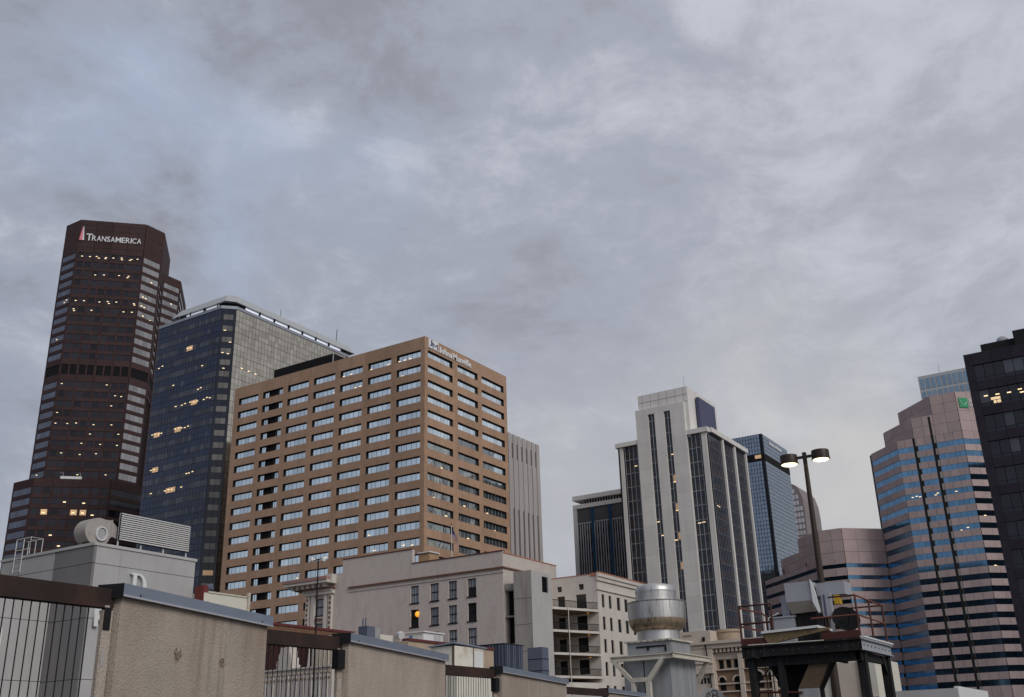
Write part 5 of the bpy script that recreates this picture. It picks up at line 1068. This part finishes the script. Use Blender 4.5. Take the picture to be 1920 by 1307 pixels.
for y in (7.3, 8.0, 8.7, 9.4): MB().box(px0+.05, px1, y, y+.08, ZD-.38, ZD-.055).build('joist', sooty, B)
MB().box(px0+.1, px0+.2, py0+.05, py1, ZD-.52, ZD-.29).build('girder', sooty, B); MB().box(px0+.1, px1, py0+.1, py0+.2, ZD-.5, ZD-.29).build('girder', sooty, B)
for x, y, w in ((27.0, 9.72, .18), (27.0, 8.95, .16), (27.35, 6.98, .22), (29.62, 6.95, .22), (29.62, 9.7, .18)): MB().box(x-w/2, x+w/2, y-w/2, y+w/2, 0, ZD-.29).build('post', sooty, B)
MB().hull([(29.5, 6.9, ZD-.3), (29.0, 6.9, ZD-.3), (29.5, 6.9, ZD-.75)], [(29.5, 6.95, ZD-.3), (29.0, 6.95, ZD-.3), (29.5, 6.95, ZD-.75)]).build('knee_plate', sooty, B)
def rail(pts, name='rail', m=redrail, r=.022): return MB().tube(pts, r, 7).build(name, m, B)
zt_, zm_ = 5.14, 4.66
for x in (26.95, 28.26, 29.68): rail([(x, py0+.02, ZD), (x, py0+.02, zt_)], 'rail_post', redsteel, .027)
rail([(26.95, py0+.02, zt_), (29.68, py0+.02, zt_)]); rail([(26.95, py0+.02, zm_), (29.75, py0+.02, zm_)])
for z in (zt_, zm_): rail([(29.68, py0+.02, z), (29.68, 8.6, z)], 'rail', redsteel, .022)
rail([(26.95, py0+.02, zt_), (26.95, py0+.7, zt_)], 'rail', redsteel, .022); rail([(26.95, py0+.02, zm_), (26.95, py0+1.2, zm_)], 'rail', redrail, .02)
for y in (9.9, 9.02): rail([(px0+.02, y, ZD), (px0+.02, y, zt_-.02)], 'rail_post', redsteel, .028)
rail([(px0+.02, 9.9, zt_-.02), (px0+.02, 9.02, zt_-.02)], 'rail', redsteel, .024); rail([(px0+.02, 9.9, zm_), (px0+.02, 9.02, zm_)], 'rail', redsteel, .028)
rail([(px0+.05, 9.88, zt_-.06), (28.6, 9.88, zt_-.04), (28.9, 9.8, zt_-.15), (29.0, 9.7, 4.6), (29.0, 9.65, ZD)], 'curved_rail', redrail, .024); rail([(px0+.05, 9.88, zm_-.06), (28.7, 9.88, zm_-.06)], 'rail', redrail, .024); rail([(28.5, 9.7, ZD), (28.5, 9.7, 5.0)], 'rail_post', redsteel, .026)
# wood box on the deck edge
MB().hull([Q1.p(.75, 4.1, .03), Q1.p(2.35, 4.34, .03), Q1.p(2.35, 4.40, .03), Q1.p(.6, 4.36, .03)], [Q1.p(.75, 4.1, -.1), Q1.p(2.35, 4.34, -.1), Q1.p(2.35, 4.40, -.1), Q1.p(.6, 4.36, -.1)]).build('pitted_board', pitted, B)
MB().hull([Q1.p(.6, 4.37, .08), Q1.p(2.1, 4.41, .08), Q1.p(2.1, 4.47, .08), Q1.p(.6, 4.43, .08)], [Q1.p(.6, 4.37, -1.2), Q1.p(2.1, 4.41, -1.2), Q1.p(2.1, 4.47, -1.2), Q1.p(.6, 4.43, -1.2)]).build('white_sill', steelw, B)
MB().tube([Q1.p(.2, ZD+.03, .06), Q1.p(2.2, ZD+.01, .06)], .012, 6).build('conduit', cream, B)
# bracing, conduit and fixings
for y in (9.38, 9.2): rail([(27.0, y, 1.0), (27.0, y, 3.7)], 'thin_strut', sooty, .014)
rail([(27.0, 9.64, 3.35), (27.0, 9.03, 3.32)], 'thin_strut', sooty, .014); rail([(27.0, 9.7, 2.95), (27.0, 8.5, 2.88)], 'pipe', redsteel, .03); rail([(27.0, 9.7, 3.1), (27.0, 9.05, 3.72)], 'thin_strut', sooty, .018)
for k in range(9): piece('bolt', B, Q1.box(.15+.34*k, .18+.34*k, ZD-.16, ZD-.13, .001, .02), rustbeam)
for k in range(8): piece('bolt', B, Q2.box(.2+.36*k, .23+.36*k, ZD-.16, ZD-.13, .001, .02), sooty)
for y0_, y1_ in ((7.0, 7.9), (7.3, 8.2)): MB().tube([(27.1, y0_, ZD-.32), (27.15, (y0_+y1_)/2, ZD-.44), (27.1, y1_, ZD-.33)], .014, 5).build('slack_cable', black, B)
for k, (x, y) in enumerate(((28.0, 7.2), (28.6, 7.1), (29.2, 7.3))): MB().tube([(x, y, ZD), (x, y, ZD+.22), (x+.1, y+.05, ZD+.26)], .02, 6).build('conduit_stub', equip, B)
MB().box(27.3, 27.75, 6.98, 7.3, ZD+.001, ZD+.22).build('junction_box', equip_b, B); MB().tube([(27.5, 7.3, ZD+.1), (27.9, 7.7, ZD+.06), (28.8, 8.0, ZD+.08)], .018, 6).build('cable_run', black, B)
for k in range(5): MB().tube([(27.25+.12*k, 9.3-.1*k, ZD-.06), (27.25+.12*k, 9.3-.1*k, ZD-.5-.06*k), (27.3+.12*k, 9.0-.1*k, ZD-.62-.05*k)], .02, 6).build('drop_pipe', sooty, B)
rail([(26.9, 9.3, ZD+.02), (26.9, 9.3, ZD+.5)], 'rail_post', redsteel, .02); rail([(28.0, 9.5, ZD), (28.0, 9.5, ZD+.8), (28.3, 9.3, ZD+.95)], 'bent_pipe', equip, .02)
# hopper below
MB().hull([(27.3, 9.6, 3.95), (27.3, 8.0, 3.95), (29.2, 8.0, 3.95), (29.2, 9.6, 3.95)], [(27.8, 9.25, 3.02), (27.8, 8.45, 3.02), (28.8, 8.45, 3.02), (28.8, 9.25, 3.02)]).build('hopper', sooty, B)
MB().box(27.8, 28.8, 8.45, 9.25, 0, 3.018).build('chute', sooty, B)
MB().hull([(27.05, 8.1, 3.8), (27.05, 7.6, 3.8), (27.2, 7.6, 3.8), (27.2, 8.1, 3.8)], [(27.05, 8.6, 2.98), (27.05, 8.1, 2.98), (27.2, 8.1, 2.98), (27.2, 8.6, 2.98)]).build('diagonal_plate', rustbeam, B); MB().box(27.05, 27.2, 8.1, 8.6, 0, 2.975).build('pale_column', duct, B)
E_ = thing('grey_vent_housing', 'boxy grey ventilation housing with sloped hood on the steel platform', 'vent', (28.7, 8.8, 4.1))
QE = Face((28.7, 9.17), (28.7, 8.44))
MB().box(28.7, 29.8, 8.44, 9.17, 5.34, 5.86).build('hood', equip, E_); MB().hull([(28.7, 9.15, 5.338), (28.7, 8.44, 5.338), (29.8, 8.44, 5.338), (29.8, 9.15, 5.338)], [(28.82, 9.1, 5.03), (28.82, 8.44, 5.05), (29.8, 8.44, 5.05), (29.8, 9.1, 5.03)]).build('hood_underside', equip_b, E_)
MB().box(28.95, 29.7, 8.47, 9.0, 4.1, 5.028).build('dark_throat', sooty, E_)
MB().hull([(28.66, 8.43, 5.90), (28.66, 8.33, 5.6), (28.66, 8.25, 5.02), (28.66, 8.29, 4.97), (28.66, 8.42, 5.3)], [(28.72, 8.43, 5.90), (28.72, 8.33, 5.6), (28.72, 8.25, 5.02), (28.72, 8.29, 4.97), (28.72, 8.42, 5.3)]).build('side_panel', steelw, E_)
MB().box(28.75, 29.5, 9.05, 9.62, 4.09, 4.94).build('lower_duct', equip, E_); MB().box(28.72, 29.5, 9.02, 9.66, 4.941, 4.98).build('duct_flange', equip, E_); MB().box(28.95, 29.25, 9.18, 9.4, 4.981, 5.55).build('flue', equip, E_)
MB().box(28.9, 29.6, 7.57, 8.35, 5.45, 5.80).build('side_arm', equip, E_); MB().box(28.75, 28.95, 7.95, 8.2, 4.86, 5.52).build('control_cabinet', equip, E_); MB().box(28.74, 28.749, 8.1, 8.15, 4.9, 5.46).build('cabinet_edge', navy, E_)
MB().box(28.9, 29.1, 7.74, 7.9, 5.2, 5.44).build('yellow_box', yellow, E_)
for k in range(4): MB().tube([(28.85, 8.3-.08*k, 4.95), (28.8+.03*k, 8.32-.09*k, 4.6), (28.9, 8.28-.1*k, 4.12)], .022, 6).build('cable', black, E_)
MB().box(28.85, 29.0, 8.0, 8.06, 4.1, 4.9).build('white_post', steelw, E_)
Ds = thing('black_satellite_dish', 'black round satellite dish behind the guard rail of the platform', 'satellite dish', (28.9, 7.55, 4.1))
dc = Vector((28.75, 7.62, 4.74)); dn = Vector((-.75, -.45, .45)).normalized(); e1 = dn.cross(Vector((0, 0, 1))).normalized(); e2 = e1.cross(dn)
b = MB(); rings = []
for r, h in ((.02, .0), (.14, .01), (.26, .036), (.37, .075)): rings.append([dc+dn*h+(e1*math.cos(2*math.pi*k/28)+e2*math.sin(2*math.pi*k/28))*r for k in range(28)])
vs = [p for q in rings for p in q]; vs += [p-dn*.02 for p in vs]; o_ = 112
b.add(vs, [(28*j+k, 28*j+(k+1) % 28, 28*(j+1)+(k+1) % 28, 28*(j+1)+k) for j in range(3) for k in range(28)]+[(o_+28*j+k, o_+28*(j+1)+k, o_+28*(j+1)+(k+1) % 28, o_+28*j+(k+1) % 28) for j in range(3) for k in range(28)]+[(84+k, 84+(k+1) % 28, o_+84+(k+1) % 28, o_+84+k) for k in range(28)]); b.build('reflector', dish_m, Ds, smooth=True)
MB().tube([dc-dn*.02, (28.9, 7.55, 4.6), (28.9, 7.55, 4.08)], .03, 8).build('mount', black, Ds); MB().tube([dc-e2*.25, dc+dn*.32-e2*.1], .012, 6).build('feed_arm', black, Ds); MB().box(28.45, 28.53, 7.38, 7.46, 4.86, 4.94).build('feed_horn', black, Ds)
# ================================================================== street lamp
B = thing('twin_street_lamp', 'tall dark twin-head street lamp, both round lamps glowing', 'street lamp', (34.64, 9.8, 0))
MB().tube([(34.64, 9.8, 0), (34.64, 9.8, 11.05)], .17, 14, .07).build('pole', bronze, B, smooth=True); MB().box(34.58, 34.70, 9.74, 9.86, 10.83, 11.08).build('pole_cap', bronze, B); MB().box(34.61, 34.67, 9.2, 10.4, 10.88, 10.97).build('cross_arm', bronze, B)
for y in (10.36, 9.25):
    h = MB().lathe((34.64, y), [(.30, 10.74), (.30, 11.03), (.29, 11.06), (.2, 11.08), (.02, 11.09)], 32).build('lamp_head', bronze, B, smooth=True)
    MB().lathe((34.64, y), [(.315, 10.75), (.315, 10.78)], 32).build('rim', bronze, h)
    MB().lathe((34.64, y), [(.02, 10.70), (.16, 10.706), (.24, 10.72), (.272, 10.738)], 32).build('lens', lm_s, h, smooth=True)
